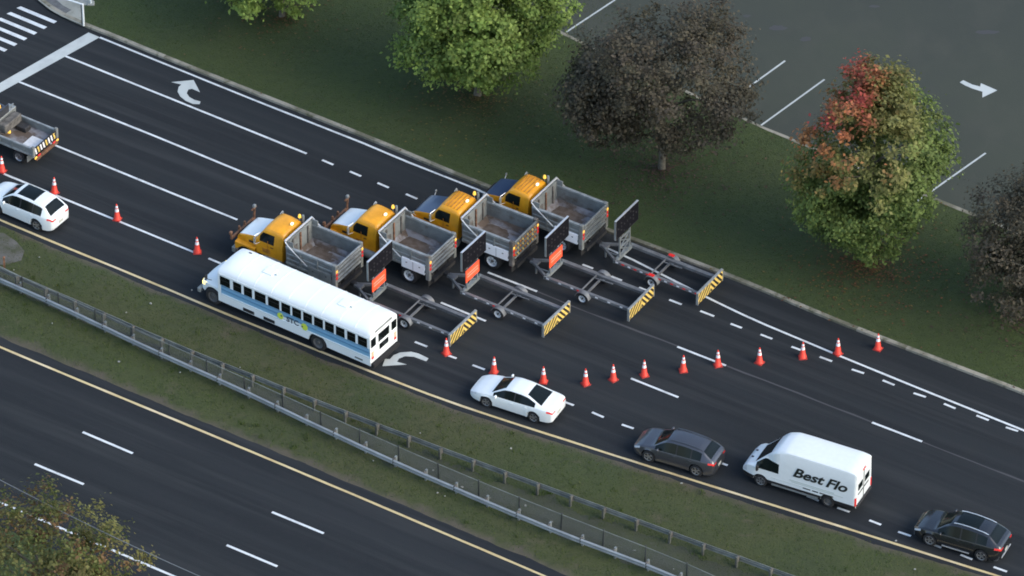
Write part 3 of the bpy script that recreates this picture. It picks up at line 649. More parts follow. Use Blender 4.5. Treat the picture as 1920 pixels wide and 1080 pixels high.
_wheel_cache = {}
def wheel(root, x, y, r, wd, rim='alloy', name='wheel', spokes=5, dish=.0):
    key = (r, wd, rim, y > 0, spokes)
    s = 1 if y > 0 else -1
    if key not in _wheel_cache:
        h = wd / 2
        t = MB().lathe([(r * .62, -h * .9), (r * .9, -h), (r * .985, -h * .75), (r, -h * .4), (r, h * .4), (r * .985, h * .75), (r * .9, h), (r * .62, h * .9)], 24, 'y').mesh('wheel', 50); t.materials.append(M['rubber'])
        d = MB().lathe([(0, s * h * .25), (r * .55, s * h * .2), (r * .63, s * h * .85), (r * .66, s * h * .92)], 20, 'y').mesh('rim', 50); d.materials.append(M['black' if spokes else rim])
        k = MB()
        if spokes:
            for q in range(spokes):
                a = 2 * math.pi * q / spokes; k.bar((math.cos(a) * r * .1, s * h * .62, math.sin(a) * r * .1), (math.cos(a) * r * .62, s * h * .82, math.sin(a) * r * .62), r * .2, .03, (0, 1, 0))
            k.lathe([(0, s * h * .7), (r * .18, s * h * .66), (r * .2, s * h * .3)], 10, 'y'); k.lathe([(r * .58, s * h * .8), (r * .66, s * h * .95), (r * .68, s * h * .88)], 20, 'y')
        else:
            k.lathe([(0, s * h * .8), (r * .16, s * h * .78), (r * .2, s * h * .3)], 10, 'y')
            for q in range(6): a = 2 * math.pi * q / 6; k.box((math.cos(a) * r * .38, s * h * .3, math.sin(a) * r * .38), (r * .1, .02, r * .1))
        k = k.mesh('spokes' if spokes else 'hub', 50); k.materials.append(M[rim] if spokes else M['grime'])
        _wheel_cache[key] = (t, d, k)
    t, d, k = _wheel_cache[key]
    w_ = link(name, t, root); w_.location = (x, y, r); link('rim', d, w_); link('spokes' if spokes else 'hub', k, w_)
    return w_

def prof(pts, sm=.05):
    X = np.array([p[0] for p in pts]); Z = np.array([p[1] for p in pts]); o = np.argsort(X); X, Z = X[o], Z[o]
    ks = np.linspace(-sm, sm, 7)
    return lambda x: float(np.mean(np.interp(x + ks, X, Z)))

def car(name, L, W, xf, xr, R, belt, top, roof_w, ws, rw, side, bp, paint, rim, lamps, cowl=.0, sunroof=None, z0=.2, tail_z=(.62, .82), front_round=.20, rear_round=.13, roof_rails=False, spokes=5, crown=.03):
    """a car body skinned from side and plan profiles: belt/top are (x,z) lists, ws/rw windscreen and rear window x ranges, side the side-glass x range, bp pillar x positions"""
    root = empty(name); hb, tp = prof(belt), prof(top); xF, xB = L / 2, -L / 2; hw = W / 2; Ra = R + .045
    def hwid(x):
        df, dr = xF - x, x - xB; f = 1.0
        if df < .9: f -= front_round * (1 - df / .9) ** 2.2
        if dr < .7: f -= rear_round * (1 - dr / .7) ** 2.2
        for d in (df, dr):
            if d < .09: f -= .05 * (1 - d / .09) ** 2
        return hw * f
    def sec(x):
        wv = hwid(x); zb = hb(x); zt = max(tp(x), zb + .012); zf = z0; h = zt - zb
        e = min(xF - x, x - xB)
        if e < .25: zf += .09 * (1 - e / .25)
        for xw in (xf, xr):
            dx = abs(x - xw)
            if dx < Ra: zf = max(zf, R + math.sqrt(Ra * Ra - dx * dx))
        t = max(0, min(1, h / .42)); wt = (1 - t) * wv * .86 + t * roof_w
        z2 = min(zf + .05, zb - .14); z3 = max(z2 + .02, min(z0 + .40 * (zb - z0) + .05, zb - .12))
        ov = .012 if any(abs(x - xw) < Ra + .1 for xw in (xf, xr)) else 0
        return [(0, zf), (wv * .80, zf), (wv * .965 + ov, z2), (wv + ov, z3), (wv * .99, zb - .10), (wv * .945, zb - .005), (wv * .93, zb),
                (wv * .93 * .12 + wt * .88 if t > 0 else wt, zb + h * .86), (wt - .015, zb + h * .95), (wt - .07 - .03 * t, zb + h * .995), (wt * .5, zt + crown * .75), (0, zt + crown)]
    xs = sorted(set([round(v, 3) for v in list(np.linspace(xB, xF, 46)) + [xB + .02, xB + .05, xB + .09, xF - .02, xF - .05, xF - .09, ws[0], ws[1], rw[0], rw[1], side[0], side[1]] + [b + d for b in bp for d in (-.035, .035)]
            + [xw + Ra * c for xw in (xf, xr) for c in (-1, -.97, -.88, -.7, -.45, -.15, .15, .45, .7, .88, .97, 1)] + list(sunroof or [])]))
    def cls(x, j, sd):
        s_ = '#l' if sd > 0 else '#r'
        if j == 6 and side[0] < x < side[1] and tp(x) - hb(x) > .05:
            for k, b in enumerate(bp):
                if abs(x - b) < .035: return 'pillar_trim' + s_ + str(k)
            return 'side_window' + s_ + str(sum(x > b for b in bp))
        if j >= 9:
            if ws[0] < x < ws[1]: return 'windscreen'
            if rw[0] < x < rw[1]: return 'rear_window'
            if sunroof and sunroof[0] < x < sunroof[1]: return 'sunroof'
        if j in (3, 4) and x > xF - .42 and x < xF - .05: return 'headlight' + s_ if j == 4 else 'body'
        if j == 4 and x < xB + .30: return 'tail_light' + s_
        if j == 0: return 'underbody'
        return 'body'
    def capr(yf, z):
        if tail_z[0] < z < tail_z[1] and abs(yf) > .55: return 'tail_light' + ('#l' if yf > 0 else '#r')
        if z < .38: return 'bumper_trim'
        return 'body'
    def capf(yf, z):
        if .42 < z < .66 and abs(yf) < .6: return 'grille'
        if z < .34: return 'bumper_trim'
        return 'body'
    mats = dict(body=paint, underbody='flat_black', side_window='glass', windscreen='glass', rear_window='glass', sunroof='glass', headlight='clear_lens', tail_light='red_lamp', bumper_trim='black', grille='black', pillar_trim='black')
    loft(root, xs, sec, cls, mats, capf=capf, capr=capr, smooth=42)
    for sd in (1, -1):
        for xw in (xf, xr): wheel(root, xw, sd * (hw - .125), R, .22, rim, spokes=spokes)
        xm = side[1] - .22; yb = hwid(xm); zb = hb(xm) + .07
        mi = MB().box((xm, sd * (yb + .07), zb + .03), (.11, .19, .13), .03).build('wing_mirror', paint, root, 40)
        for b, dxx in [(q, .12) for q in bp[:1]] + [((side[0] + bp[0]) / 2 - .1, .0)]:
            MB().box((b + dxx, sd * (hwid(b) * .995 + .004), hb(b) - .10), (.17, .03, .03), .01).build('door_handle', paint, root)
        if roof_rails:
            zr = [(x, tp(x) + .035) for x in np.linspace(rw[1] + .05, ws[0] - .15, 8)]
            MB().tube([(x, sd * (roof_w - .10), z) for x, z in zr], .022, 6).build('roof_rail', 'silver' if roof_rails is True else roof_rails, root)
        # inner wheel wells so no daylight shows through the arches
    MB().box((0, 0, .42), (L * .8, W * .55, .3)).build('floor_pan', 'flat_black', root)
    MB().box((xB - .004, 0, .56), (.02, .32, .15)).build('number_plate', 'plate', root)
    return root

# ---- white saloon
r = car('saloon_car', 4.86, 1.83, 1.40, -1.385, .33,
        [(-2.43, .90), (-2.3, .97), (-1.6, .99), (-.5, .94), (.8, .90), (1.3, .88), (2.0, .76), (2.43, .60)],
        [(-2.43, .93), (-2.35, 1.02), (-1.85, 1.07), (-1.70, 1.10), (-.95, 1.38), (-.6, 1.44), (.05, 1.455), (.42, 1.38), (1.12, .98), (1.3, .92), (1.75, .86), (2.1, .77), (2.35, .66), (2.43, .60)],
        .60, (.40, 1.16), (-1.74, -.86), (-1.42, 1.02), [-.22], 'white_paint', 'alloy', None, tail_z=(.74, .92))
place(r, (912, 764), (999, 792.5), 1.40, -1.385, .90); tag(r, 'white saloon car with dark rear window beside the row of cones', 'car')
# ---- white crossover, glass roof, cut by the left edge
r = car('crossover_car', 4.62, 1.86, 1.40, -1.32, .36,
        [(-2.31, .95), (-2.2, 1.05), (-1.5, 1.07), (-.5, 1.02), (.8, .98), (1.3, .97), (1.95, .88), (2.31, .70)],
        [(-2.31, 1.0), (-2.26, 1.10), (-2.10, 1.18), (-1.72, 1.50), (-1.45, 1.585), (-.6, 1.65), (.1, 1.645), (.45, 1.57), (1.12, 1.10), (1.3, 1.02), (1.8, .96), (2.15, .86), (2.31, .70)],
        .62, (.44, 1.14), (-2.14, -1.66), (-1.62, 1.02), [-.18, -1.02], 'white_paint', 'alloy', None, sunroof=(-.95, .20), tail_z=(.78, .98), rear_round=.20)
place(r, (-10, 399), (72.5, 434.5), 1.40, -1.32, .91); tag(r, 'white crossover with dark glass roof at the left edge', 'car')
# ---- grey crossover
r = car('crossover_car', 4.55, 1.84, 1.36, -1.34, .36,
        [(-2.27, .95), (-2.2, 1.04), (-1.5, 1.06), (-.5, 1.01), (.8, .97), (1.3, .96), (1.9, .86), (2.27, .66)],
        [(-2.27, 1.0), (-2.22, 1.10), (-2.02, 1.20), (-1.65, 1.45), (-1.35, 1.54), (-.6, 1.61), (.1, 1.60), (.45, 1.53), (1.12, 1.07), (1.3, 1.00), (1.8, .93), (2.1, .82), (2.27, .68)],
        .61, (.44, 1.14), (-2.06, -1.6), (-1.56, 1.02), [-.18, -1.0], 'grey_paint', 'alloy', None, tail_z=(.78, .98), rear_round=.2, roof_rails='grey_paint')
place(r, (1216, 867), (1303.5, 893.5), 1.36, -1.34, .90); tag(r, 'dark grey crossover between the white saloon and the white van', 'car')
# ---- black crossover
r = car('crossover_car', 4.78, 1.90, 1.44, -1.40, .37,
        [(-2.39, .98), (-2.3, 1.07), (-1.5, 1.09), (-.5, 1.03), (.8, .99), (1.3, .98), (1.95, .90), (2.39, .70)],
        [(-2.39, 1.02), (-2.33, 1.12), (-2.10, 1.22), (-1.70, 1.50), (-1.4, 1.59), (-.6, 1.67), (.1, 1.66), (.45, 1.58), (1.15, 1.10), (1.3, 1.03), (1.85, .97), (2.2, .86), (2.39, .72)],
        .63, (.44, 1.16), (-2.14, -1.66), (-1.62, 1.04), [-.2, -1.05], 'black_paint', 'alloy', None, sunroof=(-1.0, .22), tail_z=(.80, 1.0), rear_round=.2, roof_rails=True)
place(r, (1743, 1024), (1837.5, 1053), 1.44, -1.40, .93); tag(r, 'black crossover behind the van, lower right corner', 'car')
MB().bar((-.75, .95, .32), (.75, .95, .32), .03, .05).build('sill_trim', 'silver', r); MB().bar((-2.40, -.6, .38), (-2.40, .6, .38), .03, .05).build('bumper_strip', 'silver', r)

# ---- white high-roof van
def van():
    root = empty('delivery_van'); L, hw, R = 6.40, 1.03, .35; xf, xr = 1.98, -1.80; xF, xB = 3.06, -3.34; Ra = R + .06
    tp = prof([(-3.34, 2.56), (-3.28, 2.64), (-2.9, 2.70), (0, 2.72), (.7, 2.70), (1.15, 2.58), (1.45, 2.32), (1.62, 2.12), (2.38, 1.34), (2.55, 1.24), (2.85, 1.10), (3.02, .88), (3.06, .8)], .05)
    hb = lambda x: min(1.20, tp(x) - .02)
    wt_ = prof([(-3.4, .90), (.6, .90), (1.4, .80), (1.7, .76), (2.4, .80), (3.06, .76)])
    def hwid(x):
        df, dr = xF - x, x - xB; f = 1.0
        if df < 1.0: f -= .22 * (1 - df / 1.0) ** 2.2
        if dr < .12: f -= .05 * (1 - dr / .12) ** 2
        return hw * f
    def sec(x):
        wv = hwid(x); zt = tp(x); zb = hb(x); zf = .34; h = zt - zb
        e = min(xF - x, x - xB)
        if e < .2: zf += .05 * (1 - e / .2)
        for xw in (xf, xr):
            dx = abs(x - xw)
            if dx < Ra: zf = max(zf, R + math.sqrt(Ra * Ra - dx * dx))
        tall = max(0, min(1, (h - .9) / .5)); wt = min(wt_(x), wv * .96)
        zu = zb + h * (.86 if tall < 1 else .42)          # head of the cab side glass / level of the upper waist
        lean = (1 - tall)
        yu = wv * .995 - (wv - wt) * .82 * (.35 + .65 * lean) if h > .05 else wv * .95
        return [(0, zf), (wv * .8, zf), (wv * .975, zf + .04), (wv, max(zf + .07, .62)), (wv, max(zf + .09, .70)), (wv * .995, zb), (yu, min(zu, zb + .62) if h > .1 else zb + h * .5), (lean * wt + (1 - lean) * (wv * .93), zb + h * (.90 if tall > 0 else .93)), (wt + .02 * tall, zb + h * .965), (wt - .08, zb + h * .995), (wt * .5, zt + .02), (0, zt + .03)]
    xs = sorted(set([round(v, 3) for v in list(np.linspace(xB, xF, 52)) + [xB + .02, xB + .05, xB + .1, xF - .03, xF - .08, 1.52, 2.40, .98, 1.98, 2.28] + [xw + Ra * c for xw in (xf, xr) for c in (-1, -.95, -.8, -.5, -.2, .2, .5, .8, .95, 1)]]))
    def cls(x, j, sd):
        s_ = '#l' if sd > 0 else '#r'
        if j == 5 and .98 < x < 2.28: return 'cab_window' + s_
        if j >= 9 and 1.52 < x < 2.40: return 'windscreen'
        if j == 2: return 'sill_trim' + s_
        if j == 4 and 2.75 < x < 3.02: return 'headlight' + s_
        if j == 0: return 'underbody'
        return 'body'
    def capr(yf, z): return 'bumper_trim' if z < .5 else 'body'
    def capf(yf, z): return 'grille' if z < .72 and abs(yf) < .7 else 'body'
    loft(root, xs, sec, cls, dict(body='van_white', cab_window='glass', windscreen='glass', sill_trim='black', headlight='clear_lens', underbody='flat_black', bumper_trim='black', grille='black'), capf=capf, capr=capr, smooth=40)
    for sd in (1, -1):
        for xw in (xf, xr): wheel(root, xw, sd * (hw - .13), R, .22, 'alloy' if xw > 0 else 'rim_dark', spokes=0 if xw < 0 else 6)
        MB().box((2.12, sd * 1.16, 1.32), (.12, .2, .32), .04).build('wing_mirror', 'black', root, 40); MB().bar((2.14, sd * 1.0, 1.22), (2.12, sd * 1.1, 1.25), .06).build('mirror_arm', 'black', root)
        MB().box((xB + .03, sd * (hw - .075), .86), (.10, .12, .52), .02).build('tail_light', 'red_lamp', root)
        MB().box((xB - .03, sd * .45, .52), (.12, .92, .14), .03).build('rear_bumper', 'black', root)
        MB().box((xB - .006, sd * .42, 1.62), (.02, .56, .40), .01).build('rear_door_window', 'glass', root)
        MB().box((xB - .008, sd * .02, 1.5), (.014, .015, 2.0)).build('door_seam', 'black', root)
        MB().bar((1.35, sd * 1.01, .40), (-1.25, sd * 1.01, .40), .05, .10).build('step_bar', 'galv', root)
        MB().box((.3, sd * 1.032, .83), (2.2, .012, .02)).build('body_moulding', 'text_grey', root)
    MB().box((xB - .01, 0, 2.42), (.03, .36, .07), .01).build('high_brake_light', 'red_lamp', root)
    MB().box((xB - .012, .05, 1.18), (.02, 1.3, .07)).build('rear_lettering_strip', 'text_black', root)
    MB().box((2.70, .28, 1.19), (.24, .1, .02)).build('bonnet_vent', 'black', root); MB().box((2.70, -.28, 1.19), (.24, .1, .02)).build('bonnet_vent', 'black', root)
    def side_text(o, x, z): o.rotation_euler = (math.pi / 2 - .06, 0, math.pi); o.location = (x, hw - .008, z); o.scale = (1.18, 1, 1)
    t = text_mesh('van_lettering', 'Best', .80, 'text_black', root, .35, .003, .022); side_text(t, -.62, 1.62); t['label'] = 'bold black slanting company name lettering'
    t = text_mesh('van_lettering', 'Flo', .80, 'text_black', root, .35, .003, .022); side_text(t, -2.22, 1.60)
    MB().box((-.9, hw + .006, 1.06), (2.5, .008, .045)).build('underline_stripe', 'text_grey', root); MB().box((-1.2, hw + .006, .97), (2.9, .008, .03)).build('underline_stripe', 'text_grey', root)
    for x, wd in ((-.62, .42), (-1.1, .34), (-1.55, .40), (-1.98, .26)): MB().box((x, hw + .006, .80), (wd, .008, .07)).build('small_print', 'text_black', root)
    return root
r = van(); place(r, (1427, 912.5), (1549.5, 950.5), 1.98, -1.80, 1.01); tag(r, 'white high-roof delivery van with black lettering on its side', 'van')

# ---- white bus with blue stripe
def bus():
    root = empty('bus'); hw = 1.22; xB, xF = -5.65, 4.30; xr, xf, R = -2.22, 4.72, .50; Ra = .60
    SK, SILL, WT, EAVE, CR = .50, 1.64, 2.24, 2.36, 2.84
    wins = [(250, 330), (355, 420), (440, 505), (525, 612), (630, 720), (735, 805), (820, 890), (905, 975), (990, 1060), (1075, 1145), (1160, 1228), (1247, 1312), (1330, 1402)]
    W = [(-5.65 + (1425 - b) / 119.7, -5.65 + (1425 - a) / 119.7) for a, b in wins]
    def sec(x):
        zf = SK; k = 1.0
        if abs(x - xr) < Ra: zf = max(zf, R + math.sqrt(Ra * Ra - (x - xr) ** 2) * .98)
        dr = x - xB; df = xF - x
        top = CR - (.10 * (1 - min(dr, .35) / .35) ** 2) - (.16 * (1 - min(df, .7) / .7) ** 2)
        e = EAVE
        arch = [(hw * .998, e), (hw * .965, e + (top - e) * .30), (hw * .87, e + (top - e) * .58), (hw * .70, e + (top - e) * .80), (hw * .40, e + (top - e) * .95), (0, top)]
        return [(0, zf), (hw * .9, zf), (hw * .99, zf), (hw, max(zf + .02, .76)), (hw, max(zf + .03, 1.00)), (hw, max(zf + .04, 1.13)), (hw, 1.34), (hw, 1.40), (hw, 1.54), (hw, SILL)] + [(hw, WT)] + arch
    xs = sorted(set([round(v, 3) for v in [xB, xF, xB + .05, xB + .12, xB + .22, xB + .35, xF - .7, xF - .4, xF - .2, xF - .06] + [a for q in W for a in q] + [xr + Ra * c for c in (-1, -.97, -.87, -.7, -.4, 0, .4, .7, .87, .97, 1)] + list(np.linspace(xB, xF, 12))]))
    def inwin(x): return next((k for k, (a, b) in enumerate(W) if a < x < b), None)
    def cls(x, j, sd):
        s_ = '#l' if sd > 0 else '#r'
        if j == 9 and inwin(x) is not None: return None
        if x < 4.06 and not (-1.35 < x < .15 and sd > 0 and j < 6):
            if j == 4: return 'light_blue_stripe' + s_
            if j == 5: return 'blue_stripe' + s_
            if j == 6: return 'dark_blue_stripe' + s_
            if j == 7: return 'upper_blue_stripe' + s_
            if j == 8: return 'top_blue_stripe' + s_
        elif x < 4.06 and j in (7, 8): return 'pale_blue_stripe' + s_
        return 'underbody' if j == 0 else 'body'
    def capr(yf, z): return 'body'
    mats = dict(body='bus_white', underbody='flat_black', light_blue_stripe='blue_c', blue_stripe='blue_a', dark_blue_stripe='blue_b', upper_blue_stripe='blue_a', top_blue_stripe='blue_c', pale_blue_stripe='blue_c')
    loft(root, xs, sec, cls, mats, capf=lambda a, b: 'body', capr=capr, smooth=35)
    for (a, b) in W:
        for sd in (1, -1):
            g_ = MB().box(((a + b) / 2, sd * (hw - .035), (SILL + WT) / 2), (b - a + .02, .012, WT - SILL + .02)).build('window', 'bus_glass', root)
            MB().box(((a + b) / 2, sd * (hw - .024), (SILL + WT) / 2 + .02), (b - a, .012, .025)).build('sash_bar', 'black', g_)
    MB().box((-.7, 0, 1.55), (9.4, 1.9, 1.4)).build('cabin_interior', 'flat_black', root)
    # rub rails
    for sd in (1, -1):
        for z in (1.06, 1.37, 1.60): MB().bar((xB + .1, sd * (hw + .012), z), (4.05, sd * (hw + .012), z), .024, .045).build('rub_rail', 'blue_b' if z > 1.3 else 'bus_white', root)
        MB().bar((xB + .05, sd * (hw + .014), EAVE + .0), (4.2, sd * (hw + .014), EAVE), .03, .035).build('drip_rail', 'bus_white', root)
        for x0, wd in ((2.3, .72), (.95, .72)): MB().box((x0, sd * (hw - .0), .66), (wd, .04, .20)).build('luggage_hatch', 'flat_black', root)
        MB().box((-4.9, sd * (hw + .004), .70), (.5, .02, .10)).build('skirt_vent', 'galv', root)
        for z, m_ in ((1.30, 'tan_lamp'), (1.12, 'tan_lamp'), (.96, 'red_lamp')): MB().box((xB - .015, sd * 1.02, z), (.04, .20, .14), .02).build('rear_lamp', m_, root)
        MB().box((xB - .01, sd * .93, 1.93), (.03, .44, .54), .02).build('rear_corner_window', 'bus_glass', root)
    MB().box((xB - .018, 0, 1.93), (.03, .96, .52), .02).build('emergency_door_window', 'bus_glass', root)
    MB().box((xB - .018, 0, 1.30), (.03, .80, .34), .02).build('lower_door_window', 'bus_glass', root)
    for sd in (1, -1): MB().box((xB - .02, sd * .56, 1.5), (.03, .03, 1.5)).build('door_frame', 'bus_white', root)
    MB().box((xB - .02, 0, 1.58), (.03, 2.36, .05)).build('rear_band', 'bus_white', root)
    MB().box((xB + .04, 0, 2.52), (.12, 1.55, .15), .04).build('roof_lamp_panel', 'galv', root)
    MB().box((xB - .10, 0, .55), (.22, 2.36, .24), .04).build('rear_bumper', 'flat_black', root)
    # nose: bonnet, windscreen, wings, bumper
    tp = prof([(4.2, 1.72), (4.6, 1.66), (5.2, 1.52), (5.46, 1.36), (5.56, 1.1)], .04)
    def nsec(x):
        t = (x - 4.25) / 1.3; wv = 1.16 - .10 * t - .12 * max(0, (t - .7) / .3) ** 2; zt = tp(x); zf = .62
        dx = abs(x - xf)
        if dx < Ra: zf = max(zf, R + math.sqrt(Ra * Ra - dx * dx) * .98)
        zw = min(zt - .10, max(zf + .06, 1.22))
        return [(0, zf), (wv * .85, zf), (wv, zf + .02), (wv, zw), (wv * .93, zw + .05), (wv * .80, max(zt - .12, zw + .06)), (wv * .66, zt - .01), (0, zt + .03)]
    nx = sorted(set([4.31, 4.45, 5.1, 5.3, 5.4, 5.48, 5.53, 5.56] + [round(xf + Ra * c, 3) for c in (-.68, -.4, -.1, .2, .5, .8, .95, 1.0)]))
    loft(root, nx, nsec, lambda x, j, sd: 'bonnet_underside' if j == 0 else 'bonnet_body', dict(bonnet_body='bus_white', bonnet_underside='flat_black'), capf=lambda a, z: 'bonnet_body', smooth=40)
    MB().box((5.575, 0, .98), (.03, 1.05, .5), .02).build('grille', 'black', root)
    MB().box((5.66, 0, .58), (.22, 2.34, .26), .05).build('front_bumper', 'galv', root)
    for sd in (1, -1):
        MB().lathe([(0, .05), (.12, .04), (.16, 0), (.16, -.1)], 14, 'x', (5.52, sd * .80, 1.06)).build('headlight', 'head_lamp', root, 40)
        MB().box((5.28, sd * 1.035, 1.14), (.38, .07, .22), .02).build('side_marker', 'head_lamp', root)
        MB().tube([(4.9, sd * .98, 1.45), (4.95, sd * 1.35, 1.75), (4.95, sd * 1.38, 2.05)], .02, 6).build('mirror_arm', 'black', root); MB().box((4.95, sd * 1.38, 1.90), (.08, .2, .34), .03).build('wing_mirror', 'black', root)
        MB().box((4.315, sd * .56, 2.02), (.03, 1.0, .56), .02).build('windscreen', 'glass', root)
        wheel(root, xf, sd * 1.03, R, .27, 'rim_dark', spokes=0); wheel(root, xr, sd * 1.05, R, .30, 'rim_dark', spokes=0); wheel(root, xr, sd * .72, R, .28, 'rim_dark', spokes=0)
    for x, y, z in ((3.55, .86, 2.64), (3.55, -.72, 2.72), (1.25, .1, 2.845), (-3.65, .1, 2.845)):
        s_ = .10 if x > 3 else .07; MB().box((x, y, z + .03), (s_ * 2, s_ * 1.3, .07), .02).build('roof_marker', 'black' if x > 3 else 'text_grey', root)
    for x in (-4.6, -3.6, -2.5, -1.4, -.3, .8, 1.9, 3.0):      # roof panel seams
        S_ = sec(x)[11:]; pts = [(x, y, z + .004) for y, z in S_] + [(x, -y, z + .004) for y, z in S_[-2::-1]]
        MB().tube(pts, .012, 5).build('roof_seam', 'bus_white', root)
    for x in (1.7, -3.2): MB().box((x, 0, 2.855), (.62, .62, .05), .02).build('roof_hatch', 'bus_white', root)
    # lettering between two yellow-green badges
    def side_text(o, x, z): o.rotation_euler = (math.pi / 2, 0, math.pi); o.location = (x, hw + .03, z)
    t = text_mesh('bus_lettering', 'STC', .46, 'bus_text', root, 0, .003, .012); side_text(t, -.62, 1.28); t['label'] = 'dark slate capital letters between the badges'
    for x, z, s_ in ((.18, 1.30, .21), (-1.40, 1.26, .23)):
        pts = [(x + math.cos(a) * s_ * q, z + math.sin(a) * s_ * 1.05 * q) for a, q in [(2 * math.pi * k / 16, .84 + .16 * (k % 2)) for k in range(16)]]
        mb = MB(); n = len(pts); mb.v = [(a, hw + .026, b) for a, b in pts] + [(a, hw + .036, b) for a, b in pts]; mb.f = [list(range(n)), [n + k for k in range(n)]] + [[k, (k + 1) % n, n + (k + 1) % n, n + k] for k in range(n)]
        b_ = mb.build('badge', 'leaf_badge', root); b_['label'] = 'yellow-green round badge'
        MB().box((x + (-.08 if x > 0 else .13), hw + .04, z + (.05 if x > 0 else -.02)), (.09, .01, .09)).build('badge_mark', 'bus_text', b_)
    return root
r = bus(); place(r, (398.5, 571), (597, 657.5), 4.72, -2.22, 1.19); tag(r, 'white bus with blue side stripe beside the dump trucks', 'bus')
# ================================================================== DUMP TRUCKS AND THEIR CRASH-CUSHION TRAILERS
def dump_truck(hood_m, rack, ribs, tail_style, box_m, shade_in_bed):
    root = empty('dump_truck'); hw = 1.22
    # --- dump body: floor, two sides, headboard, tailgate
    FZ, TR, TF, BL = 1.28, 2.42, 2.72, 3.12
    MB().box((BL / 2, 0, FZ - .06), (BL - .04, 2 * hw - .16, .12)).build('bed_floor', 'bed_floor', root)
    for sd in (1, -1):
        s_ = MB(); s_.box((BL / 2, sd * (hw - .05), (FZ + TR) / 2 - .1), (BL, .07, TR - FZ + .06)).build('side_panel', 'steel', root)
        MB().box((BL / 2 - .02, sd * (hw - .03), TR - .04), (BL + .05, .16, .12), .02).build('top_rail', 'steel_lt', root)
        MB().box((BL / 2, sd * (hw + .01), FZ + .05), (BL, .12, .14), .02).build('lower_rail', 'steel', root)
        for z in (FZ + .36, FZ + .68): MB().box((BL / 2, sd * (hw + .005), z), (BL - .1, .05, .07), .01).build('side_rib', 'steel_lt', root)
        for x in (1.1, 2.2): MB().box((x, sd * (hw + .008), (FZ + TR) / 2), (.12, .07, TR - FZ - .1), .015).build('side_stake', 'steel', root)
        # sloped filler at the inner foot of the side
        MB().poly([(.1, sd * (hw - .09), FZ + .25), (BL - .1, sd * (hw - .09), FZ + .25), (BL - .1, sd * (hw - .32), FZ + .006), (.1, sd * (hw - .32), FZ + .006)]).build('side_slope', 'bed_floor', root)
        # rear corner post with its lamps
        p = MB().box((-.02, sd * (hw - .02), 1.66), (.26, .22, 1.62), .03).build('corner_post', 'steel' if tail_style < 2 else 'grime', root)
        MB().box((-.16, sd * (hw - .02), 2.06), (.05, .15, .13), .02).build('amber_lamp', 'amber_lamp', p)
        for z in (1.86, 1.62): MB().box((-.16, sd * (hw - .02), z), (.05, .16, .15), .03).build('red_lamp', 'red_lamp', p)
        # silver tarp arm down the side
        MB().tube([(BL - .0, sd * (hw + .07), TF + .02), (BL - .35, sd * (hw + .09), TF - .28), (BL - 1.42, sd * (hw + .10), 1.72)], .032, 6).build('tarp_arm', 'silver', root)
        tb = MB().box((.92, sd * 1.24, 1.42), (1.5, .12, .62), .02).build('tool_box', box_m, root); MB().box((.92, sd * 1.301, 1.42), (.02, .01, .56)).build('box_seam', 'grime', tb)
        MB().box((.5, sd * 1.303, 1.5), (.1, .012, .05)).build('box_latch', 'chassis', tb); MB().box((1.34, sd * 1.303, 1.5), (.1, .012, .05)).build('box_latch', 'chassis', tb)
        MB().box((-.02, sd * .95, .68), (.03, .56, .62)).build('mud_flap', 'rubber', root)
        # cab steps and tank
        MB().lathe([(0, -.55), (.28, -.55), (.28, .55), (0, .55)], 16, 'x', (4.1, sd * .98, .78)).build('fuel_tank', 'galv' if sd > 0 else 'chassis', root, 40)
        for z in (.52, .82): MB().box((4.85, sd * 1.10, z), (.5, .26, .05)).build('cab_step', 'steel_lt', root)
        wheel(root, 5.85, sd * 1.02, .51, .28, 'rim_white', spokes=0)
        wheel(root, 1.30, sd * 1.02, .51, .26, 'rim_white', spokes=0); wheel(root, 1.30, sd * .72, .51, .26, 'rim_white', spokes=0)
        MB().tube([(1.30 + .64 * math.cos(a), sd * .90, .51 + .64 * math.sin(a)) for a in np.linspace(.2, math.pi - .2, 9)], .03, 6).build('rear_mudguard', 'black', root)
    hb = MB().box((BL - .03, 0, (FZ + TF) / 2 - .05), (.09, 2 * hw - .02, TF - FZ)).build('headboard', 'steel', root)
    for y in (-.7, 0, .7): MB().box((BL - .11, y, (FZ + TF) / 2), (.08, .12, TF - FZ - .2), .02).build('headboard_rib', 'rust' if y == 0 else 'grime', hb)
    MB().box((BL - .10, .55, FZ + .55), (.07, .5, .5), .02).build('hoist_cover', 'grime', hb)
    MB().poly([(BL - .09, hw - .1, FZ + .22), (BL - .09, -hw + .1, FZ + .22), (BL - .40, -hw + .1, FZ + .008), (BL - .40, hw - .1, FZ + .008)]).build('headboard_slope', 'bed_floor', root)
    MB().tube([(BL + .02, -hw - .05, TF + .06), (BL + .02, hw + .05, TF + .06)], .055, 8).build('tarp_roller', 'silver', root, 40)
    for sd in (1, -1): MB().box((BL - .22, sd * (hw - .06), (TR + TF) / 2), (.45, .06, TF - TR + .08)).build('corner_gusset', 'steel', root)
    tg = MB().box((-.05, 0, (FZ + TR) / 2 - .1), (.08, 2 * hw - .28, TR - FZ - .02)).build('tailgate', 'steel' if tail_style != 2 else 'grime', root)
    for z in (FZ + .02, FZ + .3, FZ + .58, FZ + .86, TR - .08): MB().box((-.12, 0, z), (.09, 2 * hw - .26, .10), .02).build('tailgate_rib', 'steel_lt' if tail_style == 0 else 'steel', tg)
    if tail_style == 2:      # slanting hazard stripes on the tailgate
        for k in range(9):
            y0 = -1.0 + k * .24
            for z0 in (FZ + .1, FZ + .44, FZ + .74): MB().poly([(-.172, y0, z0), (-.172, y0 + .12, z0), (-.172, y0 + .22, z0 + .2), (-.172, y0 + .1, z0 + .2)]).build('hazard_stripe', 'chev_yellow' if (k % 2) else 'orange_dk', tg)
